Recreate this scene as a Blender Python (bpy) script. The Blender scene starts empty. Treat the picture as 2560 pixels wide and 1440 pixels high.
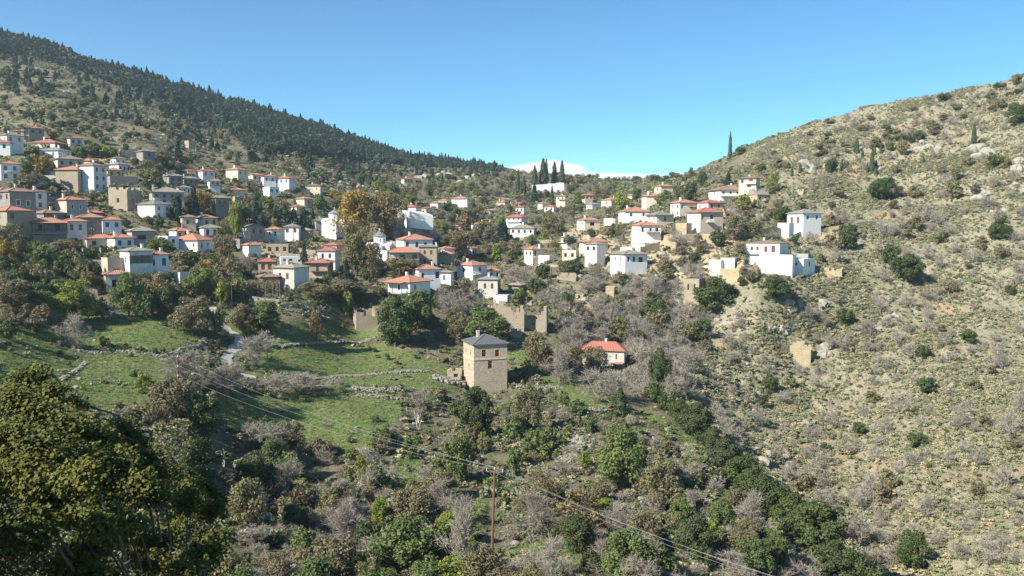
import bpy, math, random
import numpy as np
from mathutils import Vector, Matrix
from mathutils.bvhtree import BVHTree
random.seed(7)
RNG = np.random.default_rng(7)
S = bpy.context.scene
C = S.collection
# ------------------------------------------------------------------ camera, light, exposure
F = 2130.0                    # focal length in photograph pixels (2560 wide)
PITCH = math.atan((720 - 560) / F)
cam_d = bpy.data.cameras.new('camera')
cam_d.sensor_width = 36.0
cam_d.lens = 36.0 * F / 2560
cam_d.clip_start = 0.3
cam_d.clip_end = 30000
cam = bpy.data.objects.new('camera', cam_d)
C.objects.link(cam)
cam.location = (0, 0, 0)
cam.rotation_euler = (math.pi / 2 - PITCH, 0, 0)
S.camera = cam

SUN_EL, SUN_TH = math.radians(36), math.radians(36)
sunv = Vector((-math.cos(SUN_TH) * math.cos(SUN_EL), -math.sin(SUN_TH) * math.cos(SUN_EL), math.sin(SUN_EL)))
sl = bpy.data.lights.new('sun', 'SUN')
sl.energy = 5.0
sl.angle = math.radians(0.5)
sl.color = (1.0, 0.95, 0.86)
so = bpy.data.objects.new('sun', sl)
C.objects.link(so)
so.rotation_euler = (-sunv).to_track_quat('-Z', 'Y').to_euler()
W = bpy.data.worlds.new('World')
S.world = W
W.use_nodes = True
nt = W.node_tree
bg = nt.nodes['Background']
sky = nt.nodes.new('ShaderNodeTexSky')
sky.sky_type = 'NISHITA'
sky.sun_disc = False
sky.sun_elevation = SUN_EL
sky.sun_rotation = math.atan2(sunv.x, sunv.y)
sky.altitude = 2500
sky.air_density = 1.0
sky.dust_density = 0.05
sky.ozone_density = 2.2
bg.inputs['Strength'].default_value = 0.092
# a low bank of cloud along the horizon, seen only through the gap of the saddle
tc = nt.nodes.new('ShaderNodeTexCoord')
mp = nt.nodes.new('ShaderNodeMapping'); mp.inputs['Scale'].default_value = (1, 1, 2.6)
nt.links.new(tc.outputs['Generated'], mp.inputs['Vector'])
nz = nt.nodes.new('ShaderNodeTexNoise'); nz.inputs['Scale'].default_value = 9.0; nz.inputs['Detail'].default_value = 7; nz.inputs['Roughness'].default_value = 0.58
nt.links.new(mp.outputs['Vector'], nz.inputs['Vector'])
sp = nt.nodes.new('ShaderNodeSeparateXYZ'); nt.links.new(tc.outputs['Generated'], sp.inputs[0])
def wmath(op, a, b=None, c=None):
    n = nt.nodes.new('ShaderNodeMath'); n.operation = op
    for i, v in enumerate((a, b, c)):
        if v is None: continue
        if hasattr(v, 'links') or hasattr(v, 'is_linked'): nt.links.new(v, n.inputs[i])
        else: n.inputs[i].default_value = v
    return n.outputs[0]
# elliptical bank: centred on azimuth x, elevation z
ex = wmath('DIVIDE', wmath('SUBTRACT', sp.outputs['X'], 0.032), 0.052)
ez = wmath('DIVIDE', wmath('SUBTRACT', sp.outputs['Z'], 0.052), 0.019)
r2 = wmath('ADD', wmath('MULTIPLY', ex, ex), wmath('MULTIPLY', ez, ez))
e1 = wmath('SUBTRACT', 1.0, r2)
fx = wmath('DIVIDE', wmath('SUBTRACT', sp.outputs['X'], 0.12), 0.10)
fz = wmath('DIVIDE', wmath('SUBTRACT', sp.outputs['Z'], 0.045), 0.014)
e2 = wmath('SUBTRACT', 0.95, wmath('ADD', wmath('MULTIPLY', fx, fx), wmath('MULTIPLY', fz, fz)))
front = wmath('GREATER_THAN', sp.outputs['Y'], 0.0)
dens = wmath('ADD', wmath('MAXIMUM', e1, e2), wmath('MULTIPLY', wmath('SUBTRACT', nz.outputs['Fac'], 0.5), 3.4))
cl = wmath('MULTIPLY', wmath('SMOOTH_MIN', wmath('MAXIMUM', wmath('MULTIPLY', dens, 2.2), 0.0), 1.0, 0.2), front)
mx = nt.nodes.new('ShaderNodeMix'); mx.data_type = 'RGBA'
nt.links.new(cl, mx.inputs['Factor'])
hs = nt.nodes.new('ShaderNodeHueSaturation'); hs.inputs['Saturation'].default_value = 1.15; hs.inputs['Value'].default_value = 1.0
nt.links.new(sky.outputs[0], hs.inputs['Color'])
tint = nt.nodes.new('ShaderNodeMix'); tint.data_type = 'RGBA'; tint.blend_type = 'MULTIPLY'; tint.inputs['Factor'].default_value = 1; tint.inputs['B'].default_value = (0.60, 0.91, 0.93, 1)
nt.links.new(hs.outputs[0], tint.inputs['A']); nt.links.new(tint.outputs['Result'], mx.inputs['A'])
mx.inputs['B'].default_value = (6.6, 6.7, 6.9, 1)
nt.links.new(mx.outputs['Result'], bg.inputs['Color'])
S.view_settings.view_transform = 'Standard'
S.view_settings.look = 'None'
S.view_settings.exposure = 1.03
S.view_settings.gamma = 1
S.view_settings.use_curve_mapping = False
S.render.engine = 'CYCLES'
S.cycles.use_denoising = True
S.cycles.denoiser = 'OPENIMAGEDENOISE'
S.cycles.denoising_input_passes = 'RGB_ALBEDO_NORMAL'
S.cycles.max_bounces = 5
S.cycles.diffuse_bounces = 2
S.cycles.transparent_max_bounces = 8

# ------------------------------------------------------------------ pixel -> ray helpers
cp, sp_ = math.cos(PITCH), math.sin(PITCH)
HAZE = 0.00012
def ray(px, py):
    x = (px - 1280) / F; z = (720 - py) / F
    return Vector((x, cp + z * sp_, z * cp - sp_))
def nray(px, py):
    x = (px - 1280) / F; z = (720 - py) / F
    return np.stack([x, cp + z * sp_, z * cp - sp_], -1)

def vnoise(x, y, seed=0):
    xi = np.floor(x).astype(np.int64); yi = np.floor(y).astype(np.int64)
    fx = x - xi; fy = y - yi
    fx = fx * fx * (3 - 2 * fx); fy = fy * fy * (3 - 2 * fy)
    def h(a, b):
        n = (a * 374761393 + b * 668265263 + seed * 1442695041) & 0xffffffff
        n = ((n ^ (n >> 13)) * 1274126177) & 0xffffffff
        return ((n ^ (n >> 16)) & 0xffff) / 65535.0
    a = h(xi, yi); b = h(xi + 1, yi); c = h(xi, yi + 1); d = h(xi + 1, yi + 1)
    return (a + (b - a) * fx) * (1 - fy) + (c + (d - c) * fx) * fy - 0.5
def fbm(x, y, o=4, seed=0):
    s = 0; a = 1.0
    for k in range(o):
        s = s + a * vnoise(x * 2 ** k, y * 2 ** k, seed + k); a *= 0.5
    return s

# ------------------------------------------------------------------ materials
def newmat(name):
    m = bpy.data.materials.new(name); m.use_nodes = True
    return m, m.node_tree, m.node_tree.nodes['Principled BSDF']
def N(t, kind, **kw):
    n = t.nodes.new(kind)
    for k, v in kw.items():
        if k in n.inputs.keys(): n.inputs[k].default_value = v
        else: setattr(n, k, v)
    return n
def mixc(t, fac, a, b):
    n = t.nodes.new('ShaderNodeMix'); n.data_type = 'RGBA'
    for s, v in (('Factor', fac), ('A', a), ('B', b)):
        if isinstance(v, (tuple, list)): n.inputs[s].default_value = (*v[:3], 1)
        elif isinstance(v, (int, float)): n.inputs[s].default_value = v
        else: t.links.new(v, n.inputs[s])
    return n.outputs['Result']
def ramp(t, src, lo, hi, a=0.0, b=1.0):
    n = t.nodes.new('ShaderNodeMapRange'); n.inputs['From Min'].default_value = lo; n.inputs['From Max'].default_value = hi
    n.inputs['To Min'].default_value = a; n.inputs['To Max'].default_value = b
    t.links.new(src, n.inputs['Value']); return n.outputs['Result']
def noise(t, scale, detail=4, rough=0.55, vec=None):
    n = N(t, 'ShaderNodeTexNoise', Scale=scale, Detail=detail, Roughness=rough)
    if vec is None:
        c = t.nodes.new('ShaderNodeTexCoord'); vec = c.outputs['Object']
    t.links.new(vec, n.inputs['Vector'])
    return n.outputs['Fac']
def mmath(t, op, a, b=0.0):
    n = t.nodes.new('ShaderNodeMath'); n.operation = op
    for i, v in enumerate((a, b)):
        if isinstance(v, (int, float)): n.inputs[i].default_value = v
        else: t.links.new(v, n.inputs[i])
    return n.outputs[0]
def bump(t, bsdf, h, strength=0.5, dist=0.1):
    b = N(t, 'ShaderNodeBump', Strength=strength, Distance=dist)
    t.links.new(h, b.inputs['Height']); t.links.new(b.outputs[0], bsdf.inputs['Normal'])

def m_plaster(name, col, dirt=(0.35, 0.32, 0.27), amt=0.35):
    m, t, b = newmat(name)
    n1 = noise(t, 0.9, 5, 0.65); n2 = noise(t, 6, 3)
    f = ramp(t, n1, 0.5, 0.75, 0, amt)
    c = mixc(t, f, col, dirt)
    c = mixc(t, ramp(t, n2, 0.3, 0.7, 0, 0.12), c, (col[0] * .7, col[1] * .68, col[2] * .62))
    # rain streaks below the eaves
    co = t.nodes.new('ShaderNodeTexCoord'); mpn = t.nodes.new('ShaderNodeMapping'); mpn.inputs['Scale'].default_value = (2.2, 2.2, 0.25)
    t.links.new(co.outputs['Object'], mpn.inputs[0]); n3 = noise(t, 1.0, 4, 0.6, mpn.outputs[0])
    oi = t.nodes.new('ShaderNodeObjectInfo')
    c = mixc(t, ramp(t, n3, 0.55, 0.75, 0, amt * .9), c, dirt)
    c = mixc(t, ramp(t, oi.outputs['Random'], 0.3, 1, 0, .28), c, (col[0] * .72, col[1] * .66, col[2] * .56))
    t.links.new(c, b.inputs['Base Color']); b.inputs['Roughness'].default_value = 0.9
    bump(t, b, n2, 0.25, 0.05)
    return m
def m_stone(name, c1, c2, c3, scale=2.6, mortar=(0.42, 0.37, 0.29)):
    m, t, b = newmat(name)
    co = t.nodes.new('ShaderNodeTexCoord'); mpn = t.nodes.new('ShaderNodeMapping'); mpn.inputs['Scale'].default_value = (1, 1, 1.7)
    t.links.new(co.outputs['Object'], mpn.inputs[0])
    v = N(t, 'ShaderNodeTexVoronoi', Scale=scale); t.links.new(mpn.outputs[0], v.inputs['Vector'])
    v2 = N(t, 'ShaderNodeTexVoronoi', Scale=scale); v2.feature = 'DISTANCE_TO_EDGE'; t.links.new(mpn.outputs[0], v2.inputs['Vector'])
    sep = t.nodes.new('ShaderNodeSeparateColor'); t.links.new(v.outputs['Color'], sep.inputs[0])
    c = mixc(t, sep.outputs[0], c1, c2)
    c = mixc(t, ramp(t, sep.outputs[1], 0.6, 1.0), c, c3)
    big = noise(t, 0.35, 4, 0.6)
    c = mixc(t, ramp(t, big, 0.4, 0.7, 0, 0.45), c, (c1[0] * .6, c1[1] * .58, c1[2] * .55))
    e = ramp(t, v2.outputs['Distance'], 0.02, 0.12)
    c = mixc(t, e, mortar, c)
    t.links.new(c, b.inputs['Base Color']); b.inputs['Roughness'].default_value = 0.95
    h = mmath(t, 'ADD', e, mmath(t, 'MULTIPLY', sep.outputs[2], 0.8))
    bump(t, b, h, 0.9, 0.09)
    return m
def m_roof(name, c1, c2, stain, slate=False):
    m, t, b = newmat(name)
    uv = t.nodes.new('ShaderNodeUVMap'); uv.uv_map = 'UVMap'
    sepx = t.nodes.new('ShaderNodeSeparateXYZ'); t.links.new(uv.outputs[0], sepx.inputs[0])
    co = t.nodes.new('ShaderNodeTexCoord')
    if slate:
        v = N(t, 'ShaderNodeTexVoronoi', Scale=1.9); t.links.new(uv.outputs[0], v.inputs['Vector'])
        sc = t.nodes.new('ShaderNodeSeparateColor'); t.links.new(v.outputs['Color'], sc.inputs[0])
        c = mixc(t, sc.outputs[0], c1, c2); h = sc.outputs[1]
        c = mixc(t, ramp(t, noise(t, 0.8, 4, 0.6), 0.45, 0.7, 0, .6), c, stain)
        bump(t, b, h, 0.8, 0.08)
    else:
        s1 = mmath(t, 'SINE', mmath(t, 'MULTIPLY', sepx.outputs[0], 2 * math.pi / 0.42))
        s2 = mmath(t, 'FRACT', mmath(t, 'MULTIPLY', sepx.outputs[1], 1 / 0.42))
        bk = N(t, 'ShaderNodeTexWhiteNoise'); bk.noise_dimensions = '2D'
        sn = t.nodes.new('ShaderNodeVectorMath'); sn.operation = 'SNAP'; sn.inputs[1].default_value = (0.42, 0.42, 1)
        t.links.new(uv.outputs[0], sn.inputs[0]); t.links.new(sn.outputs[0], bk.inputs['Vector'])
        c = mixc(t, bk.outputs['Value'], c1, c2)
        c = mixc(t, ramp(t, s1, -1, -0.2, 0.45, 0), c, (c1[0] * .45, c1[1] * .45, c1[2] * .45))
        c = mixc(t, ramp(t, noise(t, 0.7, 5, 0.65), 0.48, 0.72, 0, .65), c, stain)
        bump(t, b, mmath(t, 'ADD', s1, mmath(t, 'MULTIPLY', s2, -.6)), 0.8, 0.05)
    oi = t.nodes.new('ShaderNodeObjectInfo'); c = mixc(t, ramp(t, oi.outputs['Random'], 0.15, 1, 0, .6), c, stain)
    t.links.new(c, b.inputs['Base Color']); b.inputs['Roughness'].default_value = 0.85
    return m
def m_flat(name, col, rough=0.7, var=0.25, metal=0.0):
    m, t, b = newmat(name)
    c = mixc(t, ramp(t, noise(t, 3.0, 4, .6), 0.35, 0.7, 0, var), col, tuple(x * .55 for x in col))
    t.links.new(c, b.inputs['Base Color']); b.inputs['Roughness'].default_value = rough; b.inputs['Metallic'].default_value = metal
    return m
def m_leaf(name, c1, c2, c3=None, loc=0.05, trans=0.25):
    """foliage: colour drifts from plant to plant and from clump to clump; thin leaves pass some light"""
    m, t, b = newmat(name)
    oi = t.nodes.new('ShaderNodeObjectInfo')
    c1 = tuple(x * 1.2 for x in c1); c2 = tuple(x * 1.2 for x in c2); c3 = tuple(x * 1.2 for x in c3) if c3 else None
    n = noise(t, 1.4, 3, .6)
    c = mixc(t, ramp(t, n, 0.35, 0.65), c1, c2)
    c = mixc(t, ramp(t, oi.outputs['Random'], 0, 1, 0, 0.85), c, c3 or tuple(x * .55 for x in c1))
    t.links.new(c, b.inputs['Base Color']); b.inputs['Roughness'].default_value = 0.65
    b.inputs['Specular IOR Level'].default_value = 0.25
    tr = t.nodes.new('ShaderNodeBsdfTranslucent'); t.links.new(c, tr.inputs['Color'])
    ms = t.nodes.new('ShaderNodeMixShader'); ms.inputs[0].default_value = trans
    t.links.new(b.outputs[0], ms.inputs[1]); t.links.new(tr.outputs[0], ms.inputs[2])
    t.links.new(ms.outputs[0], t.nodes['Material Output'].inputs['Surface'])
    return m
M = {}
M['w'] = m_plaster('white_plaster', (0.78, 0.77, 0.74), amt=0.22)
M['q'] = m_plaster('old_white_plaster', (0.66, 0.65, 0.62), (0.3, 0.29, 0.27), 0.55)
M['c'] = m_plaster('cream_plaster', (0.66, 0.57, 0.43), (0.36, 0.3, 0.22), 0.3)
M['p'] = m_plaster('pinkish_plaster', (0.50, 0.40, 0.31), (0.3, 0.24, 0.18), 0.3)
M['n'] = m_plaster('grey_concrete', (0.36, 0.34, 0.32), (0.2, 0.19, 0.18), 0.5)
M['s'] = m_stone('beige_stone', (0.47, 0.38, 0.26), (0.41, 0.33, 0.22), (0.53, 0.46, 0.34), 3.2, (0.44, 0.37, 0.27))
M['k'] = m_stone('grey_stone', (0.34, 0.31, 0.27), (0.29, 0.265, 0.23), (0.4, 0.37, 0.32), 3.2, (0.34, 0.31, 0.27))
M['y'] = m_stone('yellow_stone', (0.55, 0.42, 0.22), (0.46, 0.34, 0.17), (0.6, 0.5, 0.32))
M['v'] = m_stone('new_tower_stone', (0.60, 0.48, 0.35), (0.52, 0.41, 0.29), (0.66, 0.56, 0.43), 2.6, (0.5, 0.41, 0.3))
M['z'] = m_stone('whitewashed_stone', (0.70, 0.66, 0.58), (0.64, 0.6, 0.52), (0.56, 0.51, 0.42), 2.4, (0.66, 0.61, 0.53))
M['Ro'] = m_roof('orange_roof_tiles', (0.56, 0.23, 0.13), (0.46, 0.19, 0.11), (0.36, 0.2, 0.14))
M['Rr'] = m_roof('red_roof_tiles', (0.5, 0.13, 0.08), (0.42, 0.115, 0.075), (0.34, 0.16, 0.11))
M['Rb'] = m_roof('brown_roof_tiles', (0.36, 0.2, 0.13), (0.27, 0.17, 0.12), (0.22, 0.17, 0.13))
M['Rg'] = m_roof('grey_slate', (0.2, 0.2, 0.18), (0.13, 0.13, 0.12), (0.25, 0.24, 0.2), True)
M['Rt'] = m_roof('tan_slate', (0.34, 0.3, 0.22), (0.25, 0.22, 0.17), (0.2, 0.18, 0.14), True)
M['Rd'] = m_flat('dark_metal_roofing', (0.115, 0.115, 0.12), 0.55, 0.2)
M['wood'] = m_flat('dark_wood', (0.14, 0.07, 0.04))
M['oldwood'] = m_flat('grey_brown_wood', (0.17, 0.12, 0.08))
M['orangewood'] = m_flat('varnished_window_wood', (0.5, 0.17, 0.04), .5)
M['maroon'] = m_flat('maroon_paint', (0.16, 0.035, 0.03), .6)
M['bluep'] = m_flat('blue_paint', (0.05, 0.1, 0.24), .6)
M['greyp'] = m_flat('grey_brown_paint', (0.2, 0.16, 0.14), .7)
M['whitep'] = m_flat('white_paint', (0.72, 0.72, 0.7), .6, .1)
M['greenp'] = m_flat('green_paint', (0.05, 0.28, 0.16), .6)
M['tan'] = m_flat('pale_stone_band', (0.62, 0.5, 0.32), .9)
M['steel'] = m_flat('weathered_steel', (0.3, 0.3, 0.3), .5, .2, .6)
M['wire'] = m_flat('aluminium_wire', (0.36, 0.36, 0.34), .6, .05, 0.0)
m, t, b = newmat('window_glass'); b.inputs['Base Color'].default_value = (0.015, 0.018, 0.022, 1); b.inputs['Roughness'].default_value = 0.12
M['glass'] = m
M['pole'] = m_flat('tarred_pole_wood', (0.16, 0.085, 0.045), .8)
M['bark'] = m_flat('tree_bark', (0.13, 0.1, 0.075), .9)
M['twig'] = m_flat('grey_twigs', (0.2, 0.165, 0.135), .9, .3)
M['path'] = m_flat('worn_concrete', (0.46, 0.42, 0.35), .9, .4)

L_ = {  # leaf materials
 'g': m_leaf('mid_green_leaves', (0.105, 0.14, 0.04), (0.155, 0.18, 0.06), (0.085, 0.115, 0.045)),
 'k': m_leaf('dark_evergreen_leaves', (0.06, 0.085, 0.024), (0.085, 0.115, 0.035), (0.06, 0.075, 0.035), trans=.2),
 'o': m_leaf('olive_leaves', (0.155, 0.15, 0.065), (0.2, 0.185, 0.085), (0.15, 0.125, 0.08)),
 'l': m_leaf('lime_green_leaves', (0.18, 0.2, 0.035), (0.24, 0.24, 0.05), (0.14, 0.19, 0.035)),
 'y': m_leaf('yellow_autumn_leaves', (0.3, 0.19, 0.04), (0.2, 0.15, 0.045), (0.26, 0.19, 0.05)),
 'b': m_leaf('brown_autumn_leaves', (0.175, 0.145, 0.07), (0.15, 0.14, 0.06), (0.19, 0.135, 0.07)),
 'p': m_leaf('pine_needles', (0.038, 0.072, 0.042), (0.06, 0.098, 0.052), (0.045, 0.07, 0.05), trans=.15),
 'c': m_leaf('cypress_foliage', (0.035, 0.06, 0.026), (0.05, 0.078, 0.034), (0.05, 0.065, 0.03), trans=.08),
 'a': m_leaf('grey_green_scrub', (0.25, 0.255, 0.15), (0.33, 0.32, 0.21), (0.16, 0.175, 0.08), trans=.15),
 'h': m_leaf('dry_straw_scrub', (0.38, 0.32, 0.19), (0.45, 0.38, 0.24), (0.26, 0.23, 0.13), trans=.1),
 's': m_leaf('grey_brown_twigs', (0.27, 0.24, 0.195), (0.33, 0.295, 0.24), (0.22, 0.195, 0.155), trans=.15),
 'm': m_leaf('green_meadow_grass', (0.14, 0.21, 0.055), (0.2, 0.25, 0.085), (0.16, 0.18, 0.07)),
 'f': m_leaf('plane_tree_leaves', (0.06, 0.072, 0.013), (0.11, 0.105, 0.017), (0.05, 0.06, 0.014), trans=.12),
}
# ------------------------------------------------------------------ terrain
RIDGE = [(-400,-60),(0,98),(100,118),(200,158),(300,186),(400,212),(500,242),(600,272),(700,300),(800,328),(900,362),(1000,392),(1100,405),(1200,416),(1260,424),(1330,432),(1420,438),(1500,446),(1580,450),(1650,448),(1700,440),(1740,424),(1790,400),(1850,374),(1960,332),(2080,292),(2200,262),(2300,242),(2400,222),(2480,206),(2560,188),(2960,80)]
CP = [  # photograph pixel -> metres ahead of the camera
(-400,-60,640),(0,90,690),(300,186,700),(600,272,780),(900,362,830),(1100,405,790),(1260,424,680),(1420,438,640),(1580,450,680),(1700,440,540),
(1850,374,470),(1960,332,450),(2200,262,430),(2400,222,415),(2560,188,400),(2960,80,390),
(0,250,470),(0,340,330),(300,300,450),(120,335,330),(380,375,340),(0,430,255),(200,440,285),(0,540,215),(0,620,190),(0,700,165),(210,520,250),
(400,520,262),(500,450,335),(600,430,380),(740,460,380),(700,520,335),(600,580,272),(330,690,192),(720,728,200),(830,690,222),(850,600,290),
(900,480,440),(700,380,520),(500,340,520),(1050,560,330),(1030,600,285),(1010,738,212),(1070,662,250),(1190,580,385),(1300,590,350),(1160,522,430),(1020,462,520),
(1350,478,530),(1400,525,440),(1500,515,430),(1660,485,380),(1600,600,275),(1740,586,265),(1830,490,330),(1870,455,350),(1990,588,272),(2150,570,278),
(1480,660,258),(1600,690,240),(1340,655,275),(1910,690,226),(1730,765,232),(1330,850,205),(1215,978,180),(1510,912,207),(1000,880,190),(900,820,205),
(600,800,182),(560,900,160),(450,980,130),(200,780,168),(200,900,140),(200,1000,115),(0,900,122),(0,1100,88),(0,1440,56),(400,1200,90),
(700,1150,126),(900,1050,146),(1000,1300,97),(700,1400,78),(1230,1410,79),(1500,1200,116),(1500,1000,170),(1400,1100,140),(1660,1100,148),
(1700,960,193),(1850,1100,176),(2000,1250,150),(2230,1440,123),(1750,1250,114),(1900,1400,92),(2000,910,220),(2300,900,214),(2560,900,206),
(2560,1440,112),(2300,1200,152),(2560,1150,152),(2560,560,262),(2200,480,318),(2560,350,318),(2250,350,360),
(-400,500,210),(-400,900,110),(-400,1440,52),(2960,560,250),(2960,900,190),(2960,1440,105),(0,1800,42),(1000,1800,58),(2000,1800,66),(2560,1800,76),(2960,1800,72),(-400,1800,38)]
_x = np.array([(a / 1000, b / 1000) for a, b, c in CP]); _v = np.log(np.array([c for a, b, c in CP], float))
def _tps(d):
    return np.where(d > 0, d * d * np.log(np.maximum(d, 1e-9)), 0)
_n = len(CP)
_K = _tps(np.linalg.norm(_x[:, None] - _x[None], axis=2)) + np.eye(_n) * 0.0006
_P = np.hstack([np.ones((_n, 1)), _x])
_A = np.zeros((_n + 3, _n + 3)); _A[:_n, :_n] = _K; _A[:_n, _n:] = _P; _A[_n:, :_n] = _P.T
_w = np.linalg.solve(_A, np.concatenate([_v, np.zeros(3)]))
def depth(px, py):
    px = np.clip(px, -400, 2960)
    q = np.stack([px / 1000, py / 1000], -1)
    out = np.full(px.shape, 0.0)
    for i in range(_n):
        out += _w[i] * _tps(np.hypot(q[..., 0] - _x[i, 0], q[..., 1] - _x[i, 1]))
    out += _w[_n] + _w[_n + 1] * q[..., 0] + _w[_n + 2] * q[..., 1]
    return np.exp(out)
rx, ry = zip(*RIDGE)
cols = np.concatenate([np.linspace(-1600, -420, 40), np.arange(-400, 2961, 5.0), np.linspace(2980, 4200, 40)])
ridge = np.interp(np.clip(cols, -400, 2960), rx, ry)
NR = 400
tt = np.linspace(0, 1, NR) ** 0.92
PX = np.repeat(cols[None], NR, 0)
PY = 1800 + (ridge[None] - 1800) * tt[:, None]
DD = np.maximum.accumulate(depth(PX, PY) * (1 + 0.0004 * np.arange(NR)[:, None]), axis=0)
P = nray(PX, PY) * DD[..., None]
# region masks -------------------------------------------------
def inpoly(px, py, poly):
    r = np.zeros(np.shape(px), bool); n = len(poly); j = n - 1
    for i in range(n):
        xi, yi = poly[i]; xj, yj = poly[j]
        if yi != yj:
            c = ((yi > py) != (yj > py)) & (px < (xj - xi) * (py - yi) / (yj - yi) + xi)
            r ^= c
        j = i
    return r
GULLY = [(1480,870),(1560,960),(1620,1050),(1760,1130),(1850,1230),(1950,1330),(2080,1440),(2500,1800)]
RIGHT = [(1560,840),(1640,760),(1700,700),(1760,640),(1900,600),(2060,560),(1960,520),(1900,440),(1850,360),(1900,100),(4300,-200),(4300,1900),(2550,1800),(2130,1440),(2000,1330),(1900,1230),(1810,1130),(1700,1030),(1620,960)]
MEADOWS = [[(0,800),(150,780),(330,780),(420,800),(500,850),(505,862),(380,880),(200,880),(100,900),(0,920)],
 [(0,900),(100,895),(330,885),(450,890),(430,960),(360,1010),(250,1050),(180,1020),(0,980)],
 [(520,1000),(700,985),(860,975),(1020,990),(985,1060),(910,1140),(760,1120),(600,1090),(500,1040)],
 [(590,860),(660,815),(940,815),(950,850),(800,870),(640,880)],[(620,880),(940,860),(1090,900),(1100,945),(760,960),(640,955)],
 [(840,935),(1120,920),(1150,970),(880,985)],[(950,1160),(1040,1140),(1070,1220),(1000,1250)],[(1270,1350),(1420,1350),(1470,1440),(1270,1440)],
 [(1260,880),(1330,860),(1400,960),(1550,1000),(1500,1030),(1380,980)],[(1600,1020),(1760,1110),(1740,1130),(1600,1050)],
 [(1480,450),(1640,450),(1640,480),(1480,480)],[(550,780),(660,810),(570,870)],[(1150,1250),(1220,1240),(1200,1330),(1150,1330)]]
def soft(mask, n=6):
    m = mask.astype(float)
    for _ in range(n):
        m = (m + np.roll(m, 1, 0) + np.roll(m, -1, 0) + np.roll(m, 1, 1) + np.roll(m, -1, 1)) / 5
    return m
mk_right = soft(inpoly(PX, PY, RIGHT), 10)
mk_mead = np.zeros_like(PX)
for pl in MEADOWS: mk_mead = np.maximum(mk_mead, inpoly(PX, PY, pl))
mk_mead = soft(mk_mead, 5)
FOREST = [(-1700,-100),(0,60),(900,330),(1260,400),(1260,432),(1000,415),(860,400),(740,388),(640,372),(560,322),(480,288),(400,255),(300,220),(200,175),(60,140),(-1700,60)]
mk_soil = np.zeros_like(PX)
for pl in [[(1560,600),(1700,585),(1830,590),(1960,590),(2120,580),(2120,600),(1960,600),(1880,625),(1880,700),(1700,710),(1560,700),(1500,680),(1500,640)],[(1560,720),(1680,690),(1690,720),(1640,760),(1560,750)],[(1790,800),(1890,800),(1890,825),(1790,825)],[(1400,740),(1520,745),(1520,775),(1400,770)],[(2060,670),(2120,665),(2120,705),(2040,710)],[(1390,560),(1600,560),(1600,640),(1420,650)],[(620,600),(800,600),(820,650),(640,650)]]: mk_soil = np.maximum(mk_soil, inpoly(PX, PY, pl))
mk_soil = soft(mk_soil, 5)
mk_for = soft(inpoly(PX, PY, FOREST), 4)
X_, Y_ = P[..., 0], P[..., 1]
dist = np.hypot(X_, Y_)
bumps = fbm(X_ / 14, Y_ / 14, 3, 3) * 1.6 + fbm(X_ / 3.0, Y_ / 3.0, 3, 11) * (0.35 + 1.0 * mk_right)
bumps *= (1 - 0.8 * mk_mead)
# rocky ledges on the right slope
led = np.clip(fbm(X_ / 9 + 3, Y_ / 5 + P[..., 2] / 3, 3, 21) - 0.12, 0, 1) * 5.0 * mk_right
P[..., 2] += np.clip((dist - 25) / 60, 0, 1) * (bumps + led * 0.7)
# behind the ridge, and the foot of the camera's own slope
last = P[-1]
back = []
for s, dz in ((0.03, 0.004), (0.1, 0.03), (0.3, 0.12), (0.8, 0.32), (3, 0.34), (14, 0.34)):
    q = last.copy(); q[:, :2] *= (1 + s); q[:, 2] = last[:, 2] - dz * 700; q[:, 2] = np.maximum(q[:, 2], -120); back.append(q)
first = P[0]
near = []
for s in (0.86, 0.72, 0.6, 0.48, 0.36, 0.25, 0.15, 0.07, 0.03):
    q = first.copy(); q[:, :2] *= s; q[:, 2] = -1.75 + (first[:, 2] + 1.75) * (s ** 0.96); near.append(q)
for s in (0.05, 0.3, 1.2):
    q = first.copy(); q[:, 0] *= s * .6; q[:, 1] = -40 * s; q[:, 2] = -1.75 + 8 * s; near.append(q)
near = near[::-1]
G = np.concatenate([np.array(near), P, np.array(back)], 0)
def padm(m, v0=0.0): return np.concatenate([np.full((len(near), m.shape[1]), v0), m, np.repeat(m[-1:], len(back), 0)], 0)
R_, Cn = G.shape[:2]
def grid_mesh(name, G, attrs=None):
    R, Cc = G.shape[:2]
    me = bpy.data.meshes.new(name)
    idx = np.arange(R * Cc).reshape(R, Cc)
    q = np.stack([idx[:-1, :-1], idx[:-1, 1:], idx[1:, 1:], idx[1:, :-1]], -1).reshape(-1, 4)
    me.vertices.add(R * Cc); me.vertices.foreach_set('co', G.reshape(-1).astype(np.float32))
    me.loops.add(q.size); me.loops.foreach_set('vertex_index', q.reshape(-1).astype(np.int32))
    me.polygons.add(len(q)); me.polygons.foreach_set('loop_start', np.arange(0, q.size, 4, dtype=np.int32))
    me.polygons.foreach_set('loop_total', np.full(len(q), 4, np.int32))
    me.polygons.foreach_set('use_smooth', np.ones(len(q), bool))
    for k, v in (attrs or {}).items():
        a = me.attributes.new(k, 'FLOAT', 'POINT'); a.data.foreach_set('value', v.reshape(-1).astype(np.float32))
    me.update(); me.validate()
    return me, q
tm, quads = grid_mesh('hillsides', G, {'right': padm(mk_right), 'meadow': padm(mk_mead), 'forest': padm(mk_for), 'soil': padm(mk_soil)})
terrain = bpy.data.objects.new('hillsides', tm); C.objects.link(terrain); terrain['kind'] = 'structure'
terrain['label'] = 'two rocky scrub hillsides meeting in a gully below the village'
bvh = BVHTree.FromPolygons([tuple(v) for v in G.reshape(-1, 3).tolist()], quads.tolist())
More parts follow.
